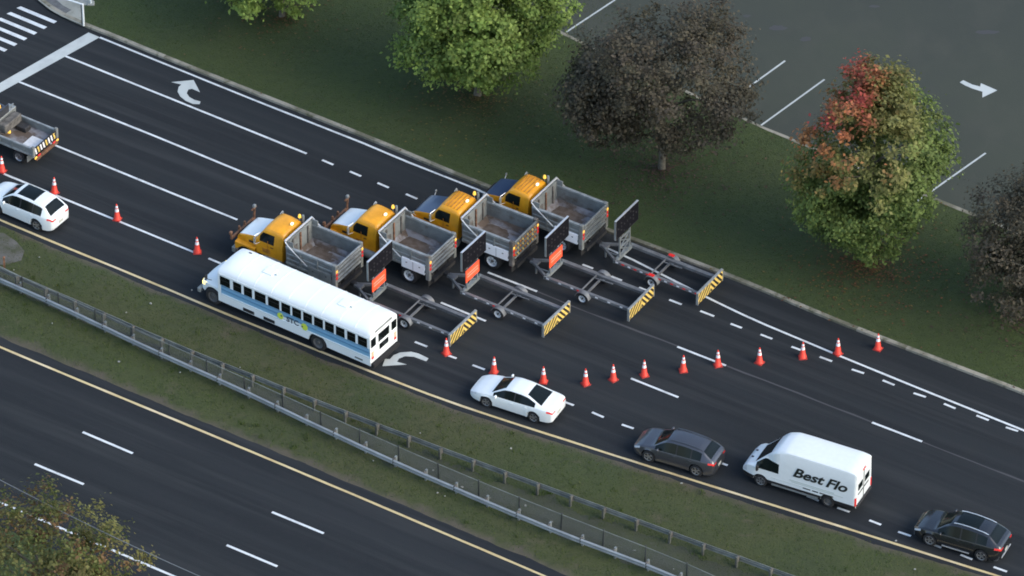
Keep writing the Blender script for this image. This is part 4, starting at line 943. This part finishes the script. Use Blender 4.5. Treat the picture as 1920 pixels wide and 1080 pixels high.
    # crusted dirt left in the bed, different in every truck
    dm = MB(); nx_, ny_ = 12, 12; ox, oy = random.uniform(2.0, 2.5), random.uniform(-.3, .4)
    for i in range(nx_):
        for j in range(ny_):
            x, y = .5 + 2.45 * i / (nx_ - 1), -1.08 + 2.16 * j / (ny_ - 1); rr_ = math.hypot((x - ox) / .75, (y - oy) / .8)
            dm.v.append((x, y, FZ - .012 + .13 * math.exp(-rr_ * rr_) + random.uniform(-.008, .012) * (rr_ < 1.6)))
    dm.f = [[i * ny_ + j, (i + 1) * ny_ + j, (i + 1) * ny_ + j + 1, i * ny_ + j + 1] for i in range(nx_ - 1) for j in range(ny_ - 1)]
    dm.build('dirt_residue', 'dirt', root, 60)
    if shade_in_bed:
        MB().box((1.35, .62, FZ + .035), (1.55, .34, .06), .01).build('bed_shade_plate', 'chassis', root)  # dark plate added to imitate shade along the left of the floor
    # --- chassis
    for sd in (1, -1): MB().box((3.3, sd * .42, .86), (6.6, .10, .26)).build('chassis_rail', 'chassis', root)
    MB().box((-.15, 0, .72), (.22, 2.0, .22)).build('rear_crossmember', 'chassis', root); MB().box((-.34, 0, .62), (.3, .3, .2)).build('tow_hitch', 'chassis', root)
    MB().box((1.30, 0, .51), (.22, 1.6, .22)).build('rear_axle', 'chassis', root); MB().box((5.85, 0, .5), (.14, 1.8, .14)).build('front_axle', 'chassis', root)
    MB().box((1.2, 0, 1.05), (2.6, .9, .22)).build('hoist_frame', 'chassis', root)
    # --- cab
    tp = prof([(3.52, 2.58), (3.62, 2.70), (4.2, 2.76), (4.62, 2.74), (4.82, 2.64), (5.16, 2.05), (5.24, 1.98)], .04)
    def sec(x):
        zt = tp(x); t = max(0, min(1, (zt - 2.0) / .6)); wt = .98 * (1 - t) + .84 * t; zf = .98; zs = 1.88; zw = max(zs + .005, min(2.44, zt - .16))
        return [(0, zf), (.95, zf), (1.02, zf + .06), (1.03, 1.5), (1.01, zs), (1.01 - (zw - zs) * .22, zw), (wt + .02, max(zw + .006, zt - .12)), (wt - .06, max(zw + .008, zt - .03)), (wt * .6, zt + .01), (0, zt + .025)]
    xs = sorted(set([3.52, 3.56, 3.62, 3.72, 3.95, 4.08, 4.30, 4.5, 4.62, 4.72, 4.82, 4.92, 5.0, 5.08, 5.16, 5.24]))
    def cls(x, j, sd):
        s_ = '#l' if sd > 0 else '#r'
        if j == 4 and 4.08 < x < 5.0: return 'door_window' + s_
        if j >= 7 and 4.86 < x < 5.2: return 'windscreen'
        return 'underside' if j == 0 else 'cab_body'
    loft(root, xs, sec, cls, dict(cab_body='orange', door_window='glass', windscreen='glass', underside='flat_black'), capf=lambda a, z: 'cab_body', capr=lambda a, z: 'cab_body', smooth=40)
    MB().box((3.505, 0, 2.2), (.02, 1.2, .36)).build('rear_cab_window', 'glass', root)
    if ribs:
        for x in (3.75, 3.95, 4.15, 4.35, 4.55): MB().box((x, 0, tp(x) + .035), (.05, 1.45, .035), .01).build('roof_rib', 'orange_dk', root)
    for sd in (1, -1):
        MB().box((4.45, sd * 1.035, 1.55), (.03, .012, 1.05)).build('door_seam', 'orange_dk', root); MB().box((4.18, sd * 1.045, 1.72), (.16, .03, .04)).build('door_handle', 'black', root)
        MB().box((4.55, sd * 1.038, 1.38), (.5, .012, .26), .0).build('door_emblem', 'orange_dk', root)
        MB().tube([(5.0, sd * 1.0, 1.75), (5.1, sd * 1.32, 1.8), (5.1, sd * 1.32, 2.35), (5.0, sd * .95, 2.4)], .018, 6).build('mirror_bracket', 'silver', root); MB().box((5.1, sd * 1.32, 2.08), (.07, .2, .42), .03).build('mirror', 'galv', root)
        if sd < 0: MB().tube([(3.60, sd * .78, 2.66), (3.60, sd * .78, 2.90)], .025, 6).build('beacon_stalk', 'galv', root)
        if sd < 0: MB().lathe([(0, .20), (.06, .18), (.085, .10), (.09, 0), (0, 0)], 12, 'z', (3.60, sd * .78, 2.88)).build('beacon', 'amber_lamp', root, 40)
        if sd > 0: MB().box((3.66, -.15, 2.83), (.12, .18, .10), .02).build('work_lamp', 'white_lamp', root)
    MB().tube([(3.42, -.85, .9), (3.42, -.85, 3.05)], .07, 10).build('exhaust_stack', 'galv', root, 40)
    # --- bonnet
    bt = prof([(5.2, 2.00), (5.6, 1.90), (6.2, 1.76), (6.45, 1.66), (6.55, 1.46)], .04); Ra = .62
    def hsec(x):
        t = (x - 5.25) / 1.3; wv = .98 - .04 * t; zt = bt(x); zf = .80; dx = abs(x - 5.85)
        if dx < Ra: zf = max(zf, .51 + math.sqrt(Ra * Ra - dx * dx))
        zw = min(max(zf + .06, 1.25), zt - .2)
        return [(0, zf), (wv * .8, zf), (1.12, zf + .02), (1.14, max(zw, zf + .05)), (wv * .90, max(zw, zf + .05) + .06), (.92 - .05 * t, zt - .08), (.88 - .07 * t, zt - .012), (0, zt + .02)]
    hx = sorted(set([5.25, 5.4, 6.5, 6.55] + [round(5.85 + Ra * c, 3) for c in (-.9, -.7, -.4, 0, .4, .7, .9, 1)]))
    loft(root, hx, hsec, lambda x, j, sd: 'bonnet_top' if (j == 6 and x < 6.46) else ('wing_underside' if j == 0 else 'bonnet_body'), dict(bonnet_top=hood_m, bonnet_body='orange', wing_underside='flat_black'), capf=lambda a, z: 'bonnet_body', smooth=40)
    MB().box((6.57, 0, 1.25), (.04, 1.0, .66), .02).build('grille', 'black', root); MB().box((6.66, 0, .68), (.22, 2.34, .30), .04).build('front_bumper', 'galv', root)
    MB().box((5.55, .985, 1.55), (.34, .02, .12)).build('bonnet_vent', 'black', root)
    for sd in (1, -1): MB().box((6.54, sd * .82, 1.18), (.08, .24, .18), .03).build('headlight', 'clear_lens', root)
    if rack:                 # plough lamp rack and lift frame over the nose
        k = MB().bar((6.82, -1.1, 1.30), (6.82, 1.1, 1.30), .12, .14).build('plough_frame', 'rust', root)
        MB().bar((6.72, -.5, .7), (6.82, -.5, 1.35), .1).bar((6.72, .5, .7), (6.82, .5, 1.35), .1).bar((6.95, -.25, .7), (6.86, -.25, 1.6), .09).bar((6.95, .25, .7), (6.86, .25, 1.6), .09).build('lift_frame', 'rust', root)
        MB().bar((6.82, -1.05, 1.3), (6.82, -1.12, 1.98), .09).bar((6.82, -1.3, 1.98), (6.82, -.85, 1.95), .07).build('lamp_mast', 'rust', root)
        MB().box((6.84, -1.15, 2.08), (.16, .2, .17), .04).build('plough_lamp', 'galv', root); MB().bar((6.82, 1.05, 1.3), (6.82, 1.08, 1.62), .08).build('lamp_mast', 'rust', root)
        MB().box((6.84, 1.08, 1.68), (.16, .2, .17), .04).build('plough_lamp', 'rust', root)
    else:
        for sd in (1, -1): MB().tube([(6.3, sd * .9, 1.45), (6.3, sd * 1.12, 1.75)], .02, 6).build('wing_mirror_arm', 'silver', root); MB().box((6.3, sd * 1.14, 1.82), (.08, .14, .14), .03).build('wing_mirror', 'galv', root)
    return root

def trailer(sign, reds):
    root = empty('crash_cushion_trailer')
    def bx(nm, c, d, m, ch=0, par=root): return MB().box(c, d, ch).build(nm, m, par)
    for sd in (1, -1):
        rl = bx('side_rail', (-.2, sd * .84, .58), (5.4, .16 if sd > 0 else .22, .16), 'trailer')
        for k, x in enumerate(np.linspace(2.3, -2.7, 14)): bx('reflector', (x, sd * (.84 + (.09 if sd > 0 else .12)), .60), (.17, .012, .07), 'cone_band' if (k % 2 == 0) else ('red_lamp' if reds or k in (5, 6) else 'trailer'), 0, rl)
        MB().bar((2.45, sd * .82, .60), (3.75, sd * .10, .60), .12, .14).build('drawbar_arm', 'trailer', root)
        wheel(root, 0, sd * 1.04, .34, .22, 'rim_white', spokes=0)
        f = MB(); n = 9
        for k in range(n):
            a = math.radians(8 + 164 * k / (n - 1))
            for y in (.90, 1.19): f.v.append((math.cos(a) * .44, sd * y, .34 + math.sin(a) * .42))
            for y in (.90, 1.19): f.v.append((math.cos(a) * .42, sd * y, .34 + math.sin(a) * .40))
        for k in range(n - 1):
            i = 4 * k
            f.f += [[i, i + 1, i + 5, i + 4], [i + 2, i + 6, i + 7, i + 3], [i, i + 4, i + 6, i + 2], [i + 1, i + 3, i + 7, i + 5]]
        fe = f.build('mudguard', 'trailer', root, 50)
        if reds: bx('red_marker', (.05, sd * 1.03, .785), (.34, .2, .03), 'red_lamp', .008, fe)
        # mast
        MB().bar((2.40, sd * .5, .55), (2.40, sd * .5, 2.12), .08).build('mast_post', 'galv', root)
        MB().bar((2.40, sd * .5, .75), (3.1, sd * .4, .62), .05).build('mast_stay', 'galv', root)
    for a, b in (((2.40, -.5, .7), (2.40, .5, 1.25)), ((2.40, .5, .7), (2.40, -.5, 1.25)), ((2.40, -.5, 1.25), (2.40, .5, 1.8)), ((2.40, .5, 1.25), (2.40, -.5, 1.8))): MB().bar(a, b, .04).build('mast_brace', 'galv', root)
    for z in (1.25, 1.85, 2.12): MB().bar((2.40, -.54, z), (2.40, .54, z), .06).build('mast_rail', 'galv', root)
    bx('front_beam', (2.45, 0, .58), (.18, 1.84, .18), 'galv'); bx('hitch_plate', (3.65, 0, .60), (.5, .36, .12), 'trailer', .02); MB().bar((3.8, 0, .60), (4.1, 0, .60), .12, .12).build('tow_tongue', 'trailer', root)
    bx('jockey_wheel_leg', (3.4, .30, .42), (.08, .08, .62), 'galv'); bx('axle_bar', (0, 0, .40), (.10, 2.0, .10), 'trailer')
    MB().bar((.25, -.78, .60), (.25, .78, .60), .06).build('cross_member', 'trailer', root); MB().bar((-.9, -.55, .60), (.2, -.50, .60), .05).build('brake_line_tube', 'trailer', root)
    # arrow board on the mast
    ab = empty('arrow_board_frame'); COL.objects.unlink(ab); bpy.data.objects.remove(ab)
    b = bx('arrow_board', (2.30, 0, 2.86), (.09, 2.24, 1.22), 'board', 0)
    for sd in (1, -1): bx('board_edge', (2.30, sd * 1.135, 2.86), (.11, .02, 1.26), 'galv' if sd > 0 else 'chassis', 0, b)
    bx('board_edge', (2.30, 0, 3.49), (.11, 2.29, .03), 'silver', 0, b); bx('board_edge', (2.30, 0, 2.235), (.11, 2.24, .03), 'chassis', 0, b)  # bright top and left, dark right and bottom edges imitate how light falls
    lm = MB().lathe([(0, -.03), (.05, -.025), (.06, 0)], 10, 'x').mesh('board_lamp', 40); lm.materials.append(M['black'])
    for z, ys in ((2.86, (-.9, -.6, -.3, 0, .3, .6, .9)), (3.1, (-.6, .6)), (3.3, (-.3, .3)), (2.62, (-.6, .6)), (2.42, (-.3, .3))):
        for y in ys: o = link('board_lamp', lm, b); o.location = (2.25, y, z)
    if sign:
        s_ = bx('orange_sign', (2.28, .12, 1.60), (.03, 1.28, .78), 'sign_orange', .0)
        bx('sign_print', (2.261, .12, 1.70), (.006, 1.02, .05), 'sign_print', 0, s_); bx('sign_print', (2.261, .12, 1.52), (.006, 1.02, .05), 'sign_print', 0, s_)
        s_['label'] = 'bright orange warning sign with two pale lines'
    # striped impact panel across the rear
    px_, z0, z1, hw = -2.98, .24, .92, 1.24
    pn = bx('rear_panel', (px_, 0, (z0 + z1) / 2), (.10, 2 * hw, z1 - z0), 'chev_yellow')
    bx('panel_top_bar', (px_, 0, z1 + .03), (.14, 2 * hw + .1, .06), 'steel_lt', .01, pn)
    for sd in (1, -1): bx('panel_end', (px_, sd * (hw + .03), (z0 + z1) / 2 - .03), (.13, .05, z1 - z0 + .06), 'steel_lt', .0, pn)
    n = 7
    for sd in (1, -1):
        for k in range(n):
            y0 = .06 + k * .34; y1 = y0 + .17; sl = .55
            pts = [(y0 + 0, z0 + .02), (y1, z0 + .02), (y1 - sl, z1 - .02), (y0 - sl, z1 - .02)]
            q = []
            # clip to the half panel
            for (ya, za), (yb, zb) in zip(pts, pts[1:] + pts[:1]):
                def ins(y): return 0.02 <= y <= hw - .02
                def cut(y): t = (y - ya) / (yb - ya); return (y, za + (zb - za) * t)
                seg = []
                if ins(ya): seg.append((0, (ya, za)))
                for lim in (.02, hw - .02):
                    if (ya - lim) * (yb - lim) < 0: seg.append(((lim - ya) / (yb - ya), cut(lim)))
                seg.sort(key=lambda e: e[0]); q += [e[1] for e in seg]
            if len(q) >= 3: MB().poly([(px_ - .054, sd * y, z) for y, z in q]).build('black_stripe', 'chev_black', pn)
    return root

# axle positions of the four trailers and the heading of each pair
sets = [((780, 595.5), .408, 'white_paint', True, False, 0, 'steel', True, True, False),
        ((955, 578), .408, 'white_paint', True, False, 0, 'cone_band', False, True, False),
        ((1112, 549), .385, 'hood_blue', False, True, 2, 'cone_band', True, True, False),
        ((1241.5, 519), .392, 'hood_blue', False, True, 1, 'cone_band', False, False, True)]
tl = ['orange dump truck with white bonnet, nearest the white bus', 'orange dump truck with white bonnet, second from the bus', 'orange dump truck with dark blue bonnet and striped tailgate, third from the bus', 'orange dump truck with dark blue bonnet, farthest from the bus by the lawn']
rl = ['grey crash-cushion trailer with orange sign, partly hidden behind the bus', 'grey crash-cushion trailer with orange sign, second from the bus', 'grey crash-cushion trailer with orange sign, third from the bus', 'grey crash-cushion trailer without an orange sign, beside the lawn']
for k, (ax, slope, hm, rack, ribs, ts, bxm, shd, sign, reds) in enumerate(sets):
    a = at(*ax); d = at(ax[0] - 120, ax[1] - 120 * slope) - a; d.normalize(); rz = math.atan2(d.y, d.x)
    t = trailer(sign, reds); t.location = a; t.rotation_euler = (0, 0, rz); tag(t, rl[k], 'trailer', 'crash-cushion trailers behind the dump trucks')
    u = dump_truck(hm, rack, ribs, ts, bxm, shd); u.location = a + d * 4.40; u.rotation_euler = (0, 0, rz); tag(u, tl[k], 'truck', 'orange dump trucks side by side')

# ---- small silver dump truck cut by the left edge
def small_truck():
    root = empty('tipper_truck'); hw = 1.08; FZ, T, BL = .98, 1.42, 2.75
    MB().box((BL / 2, 0, FZ - .05), (BL, 2 * hw - .1, .1)).build('bed_floor', 'bed_floor', root)
    MB().box((.62, .12, FZ + .012), (.95, .95, .02)).build('pale_sheet', 'rim_white', root)
    for sd in (1, -1):
        MB().box((BL / 2, sd * (hw - .03), (FZ + T) / 2 - .05), (BL, .06, T - FZ + .1)).build('side_panel', 'steel', root); MB().box((BL / 2, sd * (hw - .02), T), (BL + .04, .12, .08), .02).build('top_rail', 'steel_lt', root)
        MB().box((BL / 2, sd * (hw + .012), FZ + .0), (BL, .06, .12), .01).build('lower_rail', 'steel_lt', root)
        for x in (.6, 1.4, 2.2): MB().box((x, sd * (hw + .01), (FZ + T) / 2), (.08, .05, T - FZ), .01).build('side_stake', 'steel', root)
        MB().box((-.02, sd * (hw - .02), 1.22), (.18, .18, .66), .02).build('corner_post', 'steel', root)
        MB().box((-.14, sd * (hw - .1), .82), (.05, .2, .12), .02).build('amber_lamp', 'amber_lamp', root); MB().box((-.14, sd * (hw - .4), .84), (.05, .24, .12), .02).build('red_lamp', 'red_lamp', root)
        wheel(root, 1.05, sd * .92, .40, .22, 'alloy', spokes=0); wheel(root, 1.05, sd * .66, .40, .22, 'alloy', spokes=0); wheel(root, 5.0, sd * .90, .40, .24, 'alloy', spokes=0)
        MB().box((.35, sd * .9, .62), (.03, .5, .4)).build('mud_flap', 'steel_lt', root); MB().box((2.9, sd * .38, .72), (5.6, .09, .2)).build('chassis_rail', 'chassis', root)
    MB().box((BL, 0, 1.42), (.07, 2 * hw, 1.0)).build('headboard', 'steel', root); MB().box((BL + .2, 0, 1.90), (.5, 2 * hw, .05), .01).build('cab_shield', 'steel_lt', root)
    MB().lathe([(0, .2), (.07, .17), (.10, .05), (.1, 0), (0, 0)], 12, 'z', (2.35, .1, FZ + .01)).build('yellow_canister', 'amber_lamp', root, 40)
    tg = MB().box((-.05, 0, (FZ + T) / 2 - .03), (.07, 2 * hw - .2, T - FZ + .06)).build('tailgate', 'chassis', root)
    for k in range(8): y0 = -.9 + k * .24; MB().poly([(-.09, y0, FZ + .0), (-.09, y0 + .11, FZ + .0), (-.09, y0 + .22, T - .02), (-.09, y0 + .11, T - .02)]).build('hazard_stripe', 'cone_band' if k % 3 else 'chev_yellow', tg)
    MB().box((-.12, 0, .72), (.16, 2.0, .16), .02).build('rear_bumper', 'rust', root)
    tp = prof([(2.98, 1.85), (3.1, 1.98), (3.7, 2.04), (4.1, 1.98), (4.65, 1.42), (4.8, 1.36), (5.6, 1.22), (5.75, 1.0)], .05)
    def sec(x):
        zt = tp(x); t = max(0, min(1, (zt - 1.4) / .5)); wt = .90 * (1 - t) + .76 * t; zs = min(1.34, zt - .1); zw = max(zs + .01, zt - .13)
        return [(0, .5), (.9, .5), (.98, .56), (1.0, .95), (.98, zs), (.96 * .15 + wt * .85, zw), (wt, zt - .04), (wt * .6, zt), (0, zt + .02)]
    def cls(x, j, sd):
        if j == 4 and 3.1 < x < 4.4: return 'side_window' + ('#l' if sd > 0 else '#r')
        if j >= 6 and 4.14 < x < 4.64: return 'windscreen'
        return 'cab_body'
    loft(root, sorted([2.98, 3.02, 3.1, 3.3, 3.7, 4.0, 4.14, 4.3, 4.4, 4.5, 4.64, 4.8, 5.1, 5.4, 5.6, 5.7, 5.75]), sec, cls, dict(cab_body='grey_paint', side_window='glass', windscreen='glass'), capf=lambda a, z: 'cab_body', capr=lambda a, z: 'cab_body')
    for y in (-.8, -.4, 0, .4, .8): MB().bar((BL + .06, y, 1.42), (BL + .06, y, 2.1), .04).build('rack_bar', 'galv', root)
    MB().bar((BL + .06, -1.0, 2.1), (BL + .06, 1.0, 2.1), .07).build('rack_bar', 'galv', root); MB().box((1.9, -.6, FZ + .14), (.7, .5, .28), .03).build('tool_chest', 'chassis', root); MB().box((BL - .35, -.1, 1.55), (.5, 1.5, .5), .04).build('equipment_box', 'grime', root); MB().box((BL - .02, .2, 2.2), (.06, 1.3, .5)).build('folded_sign_panel', 'grey_paint', root); MB().tube([(.4, .8, FZ + .05), (2.3, .75, FZ + .06)], .05, 8).build('pipe', 'galv_dull', root)
    MB().lathe([(0, .18), (.08, .15), (.1, 0), (0, 0)], 12, 'z', (3.3, -.35, 2.03)).build('beacon', 'amber_lamp', root, 40); MB().box((3.3, 0, 2.02), (.1, 1.2, .05), .01).build('lamp_bar', 'black', root)
    return root
t = small_truck(); a = at(85, 300); d = at(85 - 120, 300 - 49) - a; t.rotation_euler = (0, 0, math.atan2(d.y, d.x)); t.location = a; tag(t, 'small silver tipper truck at the left edge above the cones', 'truck')

# ================================================================== CONES
def cone_proto():
    root = empty('traffic_cone')
    prof_ = lambda z: .155 * (1 - z / .98) + .022
    def band(nm, z0, z1, m, o=0.0): MB().lathe([(prof_(z0) + o, z0), (prof_(z1) + o, z1)], 18).build(nm, m, root, 60)
    MB().lathe([(.19, .04), (prof_(.05) + .02, .06), (prof_(.07), .08), (prof_(.92), .92), (prof_(.92) * .6, .94), (0, .94)], 18).build('cone_body', 'cone', root, 50)
    band('white_collar', .50, .66, 'cone_band', .004); band('white_collar', .72, .84, 'cone_band', .004)
    MB().box((0, 0, .022), (.42, .42, .044), .03).build('cone_base', 'cone_base', root)
    return root
cones = [((4, 325), 'orange traffic cone cut off by the left edge, below the small silver truck'), ((102, 365), 'orange traffic cone standing just behind the white crossover'), ((220, 415), 'orange traffic cone alone on the white line right of the white crossover'), ((370, 477), 'orange traffic cone at the end of the white line ahead of the bus'),
         ((837, 667), 'orange traffic cone beside the rear panel of the trailer nearest the bus'), ((926, 702), 'orange traffic cone just above the bonnet of the white saloon'), ((1019, 720), 'orange traffic cone right behind the roof of the white saloon'), ((1098, 724), 'orange traffic cone first to the right of the white saloon'),
         ((1150, 716), 'orange traffic cone second to the right of the white saloon'), ((1208, 708), 'orange traffic cone third to the right of the white saloon, above a lane dash'), ((1281, 699), 'orange traffic cone between two lane dashes, fourth right of the saloon'), ((1346, 689), 'orange traffic cone standing on the right end of a lane dash'),
         ((1424, 684), 'orange traffic cone left of the solid white edge line, third from it'), ((1505, 674), 'orange traffic cone touching a short dash beside the edge line'), ((1571, 667), 'orange traffic cone standing on the solid white edge line'), ((1646, 658), 'orange traffic cone nearest the kerb, last of the row')]
proto = cone_proto()
for k, (p, lb) in enumerate(cones):
    c = proto if k == 0 else copy_tree(proto)
    c.location = at(p[0], p[1] - 4); c.scale = (1.08, 1.08, 1.1); c.rotation_euler = (random.gauss(0, .01), random.gauss(0, .01), random.uniform(0, 1.5)); tag(c, lb, 'traffic cone', 'traffic cones closing the lanes')
# ================================================================== TREES
def tree(name, base_px, zc, R, Rz, colour, label, nclump=420, per=75, leaf=(.16, .30), trunk_r=.2, seed=1, sparse=1.0, base_z=LAWN_Z, xoff=0.0, shell=.55, shape=None):
    rg = np.random.default_rng(seed); b = at(base_px[0], base_px[1], base_z); root = empty(name, tuple(b))
    tag(root, label, 'tree')
    # lumpy crown outline
    L = rg.normal(size=(16, 3)); L /= np.linalg.norm(L, axis=1)[:, None]; amp = rg.uniform(-.34, .30, 16)
    def rad(u):
        d = np.clip(u @ L.T, 0, 1) ** 6; return 1 + d @ amp
    u = rg.normal(size=(nclump, 3)); u /= np.linalg.norm(u, axis=1)[:, None]
    rr = (shell + (1 - shell) * rg.random(nclump) ** .6) * rad(u)
    C = u * rr[:, None]
    # two thirds of the leaf clumps sit on separate boughs, which break up the outline
    nl = 15; lc = rg.normal(size=(nl, 3)); lc /= np.linalg.norm(lc, axis=1)[:, None]; lc *= rg.uniform(.52, .78, nl)[:, None]; lr = rg.uniform(.26, .44, nl)
    li = rg.integers(0, nl, nclump); onl = rg.random(nclump) < .66
    Cl = lc[li] + u * (lr[li] * (.55 + .45 * rg.random(nclump) ** .5))[:, None]
    C = np.where(onl[:, None], Cl * 1.10, C * .98)
    if shape == 'egg': C[:, :2] *= (1.0 - .42 * np.clip(C[:, 2], 0, 1) ** 1.5)[:, None]
    if shape == 'spread': C[:, :2] *= (1.0 - .25 * np.clip(-C[:, 2], 0, 1))[:, None]
    C = C * np.array([R, R, Rz]) * .94
    cs = rg.uniform(.30, .62, nclump) * (R / 4.8) ** .5
    n = nclump * per; ci = np.repeat(np.arange(nclump), per)
    off = rg.normal(size=(n, 3)) * cs[ci][:, None] * np.array([.62, .62, .42])
    P = C[ci] + off
    keep = rg.random(n) < sparse; P, ci = P[keep], ci[keep]; n = len(P)
    # leaf orientation: mostly facing outwards and up
    nrm = P / np.array([R, R, Rz]) * .8 + np.array([0, 0, .7]) + rg.normal(size=(n, 3)) * .5; nrm /= np.linalg.norm(nrm, axis=1)[:, None]
    a = np.cross(nrm, rg.normal(size=(n, 3))); a /= np.linalg.norm(a, axis=1)[:, None]; c = np.cross(nrm, a)
    s = (leaf[0] * .7 + (leaf[1] * 1.1 - leaf[0] * .7) * rg.beta(1.6, 2.6, n))[:, None] / 2; w_ = rg.uniform(.6, .9, n)[:, None]
    V = np.empty((n, 4, 3), np.float32)
    V[:, 0] = P - a * s * 1.15; V[:, 1] = P + c * s * w_ + nrm * s * .2; V[:, 2] = P + a * s * 1.15; V[:, 3] = P - c * s * w_ + nrm * s * .2
    V[:, :, 2] += zc; V[:, :, 0] += xoff
    ok = V[:, :, 2].min(axis=1) > .15; V = V[ok]; P = P[ok]; ci = ci[ok]; n = len(P)
    me = bpy.data.meshes.new('crown'); me.vertices.add(4 * n); me.vertices.foreach_set('co', V.ravel()); me.loops.add(4 * n); me.loops.foreach_set('vertex_index', np.arange(4 * n, dtype=np.int32))
    me.polygons.add(n); me.polygons.foreach_set('loop_start', np.arange(0, 4 * n, 4, dtype=np.int32)); me.update(calc_edges=True)
    col = colour(P / np.array([R, R, Rz]), rg, ci, nclump).astype(np.float32)
    C4 = np.ones((n, 4, 4), np.float32); C4[:, :, :3] = col[:, None, :]; ca = me.color_attributes.new('tint', 'FLOAT_COLOR', 'POINT'); ca.data.foreach_set('color', C4.ravel())
    crown = link('crown', me, root, 'leaf'); crown['kind'] = 'stuff'
    # trunk and limbs
    mb = MB(); h0 = max(1.2, zc - Rz * .75); mb.tube([(0, 0, -.3), (.03, .02, .3), (.05, -.04, h0), (0, .05, zc - Rz * .1), (.1, .0, zc + Rz * .5)], [trunk_r * 1.35, trunk_r * 1.05, trunk_r * .9, trunk_r * .6, trunk_r * .15], 10)
    for k in range(11):
        t = k / 11; an = k * 2.4; z0 = h0 + (zc - h0) * t * 1.1; e = np.array([math.cos(an) * R * .72, math.sin(an) * R * .72, zc - Rz * .35 + Rz * t * .9]); m_ = np.array([math.cos(an) * R * .3, math.sin(an) * R * .3, z0 + (e[2] - z0) * .55])
        mb.tube([(0.03, 0, z0), tuple(m_), tuple(e)], [trunk_r * .45, trunk_r * .28, trunk_r * .06], 6)
    mb.build('trunk', 'bark', root, 60)
    return root
def vary(base, rg, ci, nc, n, dv=.30, lv=.28):
    cv = rg.uniform(1 - dv, 1 + dv, nc)[ci][:, None]; return np.clip(1.35 * base * cv * rg.uniform(1 - lv, 1 + lv, (n, 1)), .004, 1)
def c_green(U, rg, ci, nc):
    n = len(U); mixv = rg.random(nc)[ci][:, None] * .6 + rg.random((n, 1)) * .4
    return vary(np.array([.105, .165, .034]) * (1 - mixv) + np.array([.168, .220, .056]) * mixv, rg, ci, nc, n)
def c_purple(U, rg, ci, nc):
    n = len(U); mixv = rg.random(nc)[ci][:, None] * .7 + rg.random((n, 1)) * .3
    return vary(np.array([.060, .050, .037]) * (1 - mixv) + np.array([.072, .066, .040]) * mixv, rg, ci, nc, n, .22, .25)
def c_autumn(U, rg, ci, nc):
    n = len(U); cj = rg.normal(0, .10, nc)[ci]; v = -U[:, 0] * .72 + U[:, 2] * .72 - U[:, 1] * .15 + cj + rg.normal(0, .05, n)
    low = U[:, 2] + rg.normal(0, .10, nc)[ci]
    green = np.array([.098, .138, .036]); olive = np.array([.150, .150, .050]); orange = np.array([.27, .125, .050]); red = np.array([.34, .058, .050])
    K = np.array([[-9, *green], [-.15, *green], [.20, *olive], [.48, *olive], [.64, *orange], [.92, *orange], [1.08, *red], [9, *red]])
    c = np.stack([np.interp(v, K[:, 0], K[:, q]) for q in (1, 2, 3)], 1)
    tg = np.clip((low + .15) / .35, 0, 1)[:, None]; c = green * (1 - tg) + c * tg
    topm = np.clip((U[:, 2] - .52 + cj) / .25, 0, 1) * np.clip((-U[:, 0] + .02 + cj) / .3, 0, 1) * .85; c = c * (1 - topm[:, None]) + red * topm[:, None]
    return vary(c, rg, ci, nc, n, .2, .28)
def c_yellow(U, rg, ci, nc):
    n = len(U); mixv = rg.random(nc)[ci][:, None] * .7 + rg.random((n, 1)) * .3
    c = np.array([.060, .085, .024]) * (1 - mixv) + np.array([.12, .105, .036]) * mixv; br = (rg.random(nc)[ci] < .2)[:, None]
    return vary(np.where(br, np.array([.12, .075, .035]), c), rg, ci, nc, n)
tree('maple_tree', (895, 178), 5.7, 5.1, 5.2, c_green, 'bright green leafy tree on the lawn above the trucks', seed=3, nclump=640, per=80)
tree('plum_tree', (1240, 316), 6.0, 5.7, 4.9, c_purple, 'dark purple-brown leafed tree with visible trunk between green and autumn trees', seed=8, nclump=560, per=80, leaf=(.12, .26), trunk_r=.2)
tree('autumn_tree', (1628, 492), 6.6, 4.7, 6.2, c_autumn, 'tall tree turning red and orange at the top left, green below', seed=17, nclump=640, leaf=(.15, .28))
tree('plum_tree', (1950, 600), 4.9, 4.8, 4.3, c_purple, 'dark purple-brown leafed tree cut by the right edge', seed=21, nclump=430, leaf=(.12, .24))
tree('young_tree', (528, 31), 4.5, 4.2, 4.5, c_green, 'green tree at the top edge with its pale trunk showing', seed=30, nclump=260, trunk_r=.17, xoff=-1.6)
tree('roadside_tree', (85, 1195), 4.6, 5.2, 3.9, c_yellow, 'yellow-green sparse tree in the lower left corner', seed=41, nclump=300, per=55, sparse=.85, base_z=.05, leaf=(.14, .26), shell=.35)
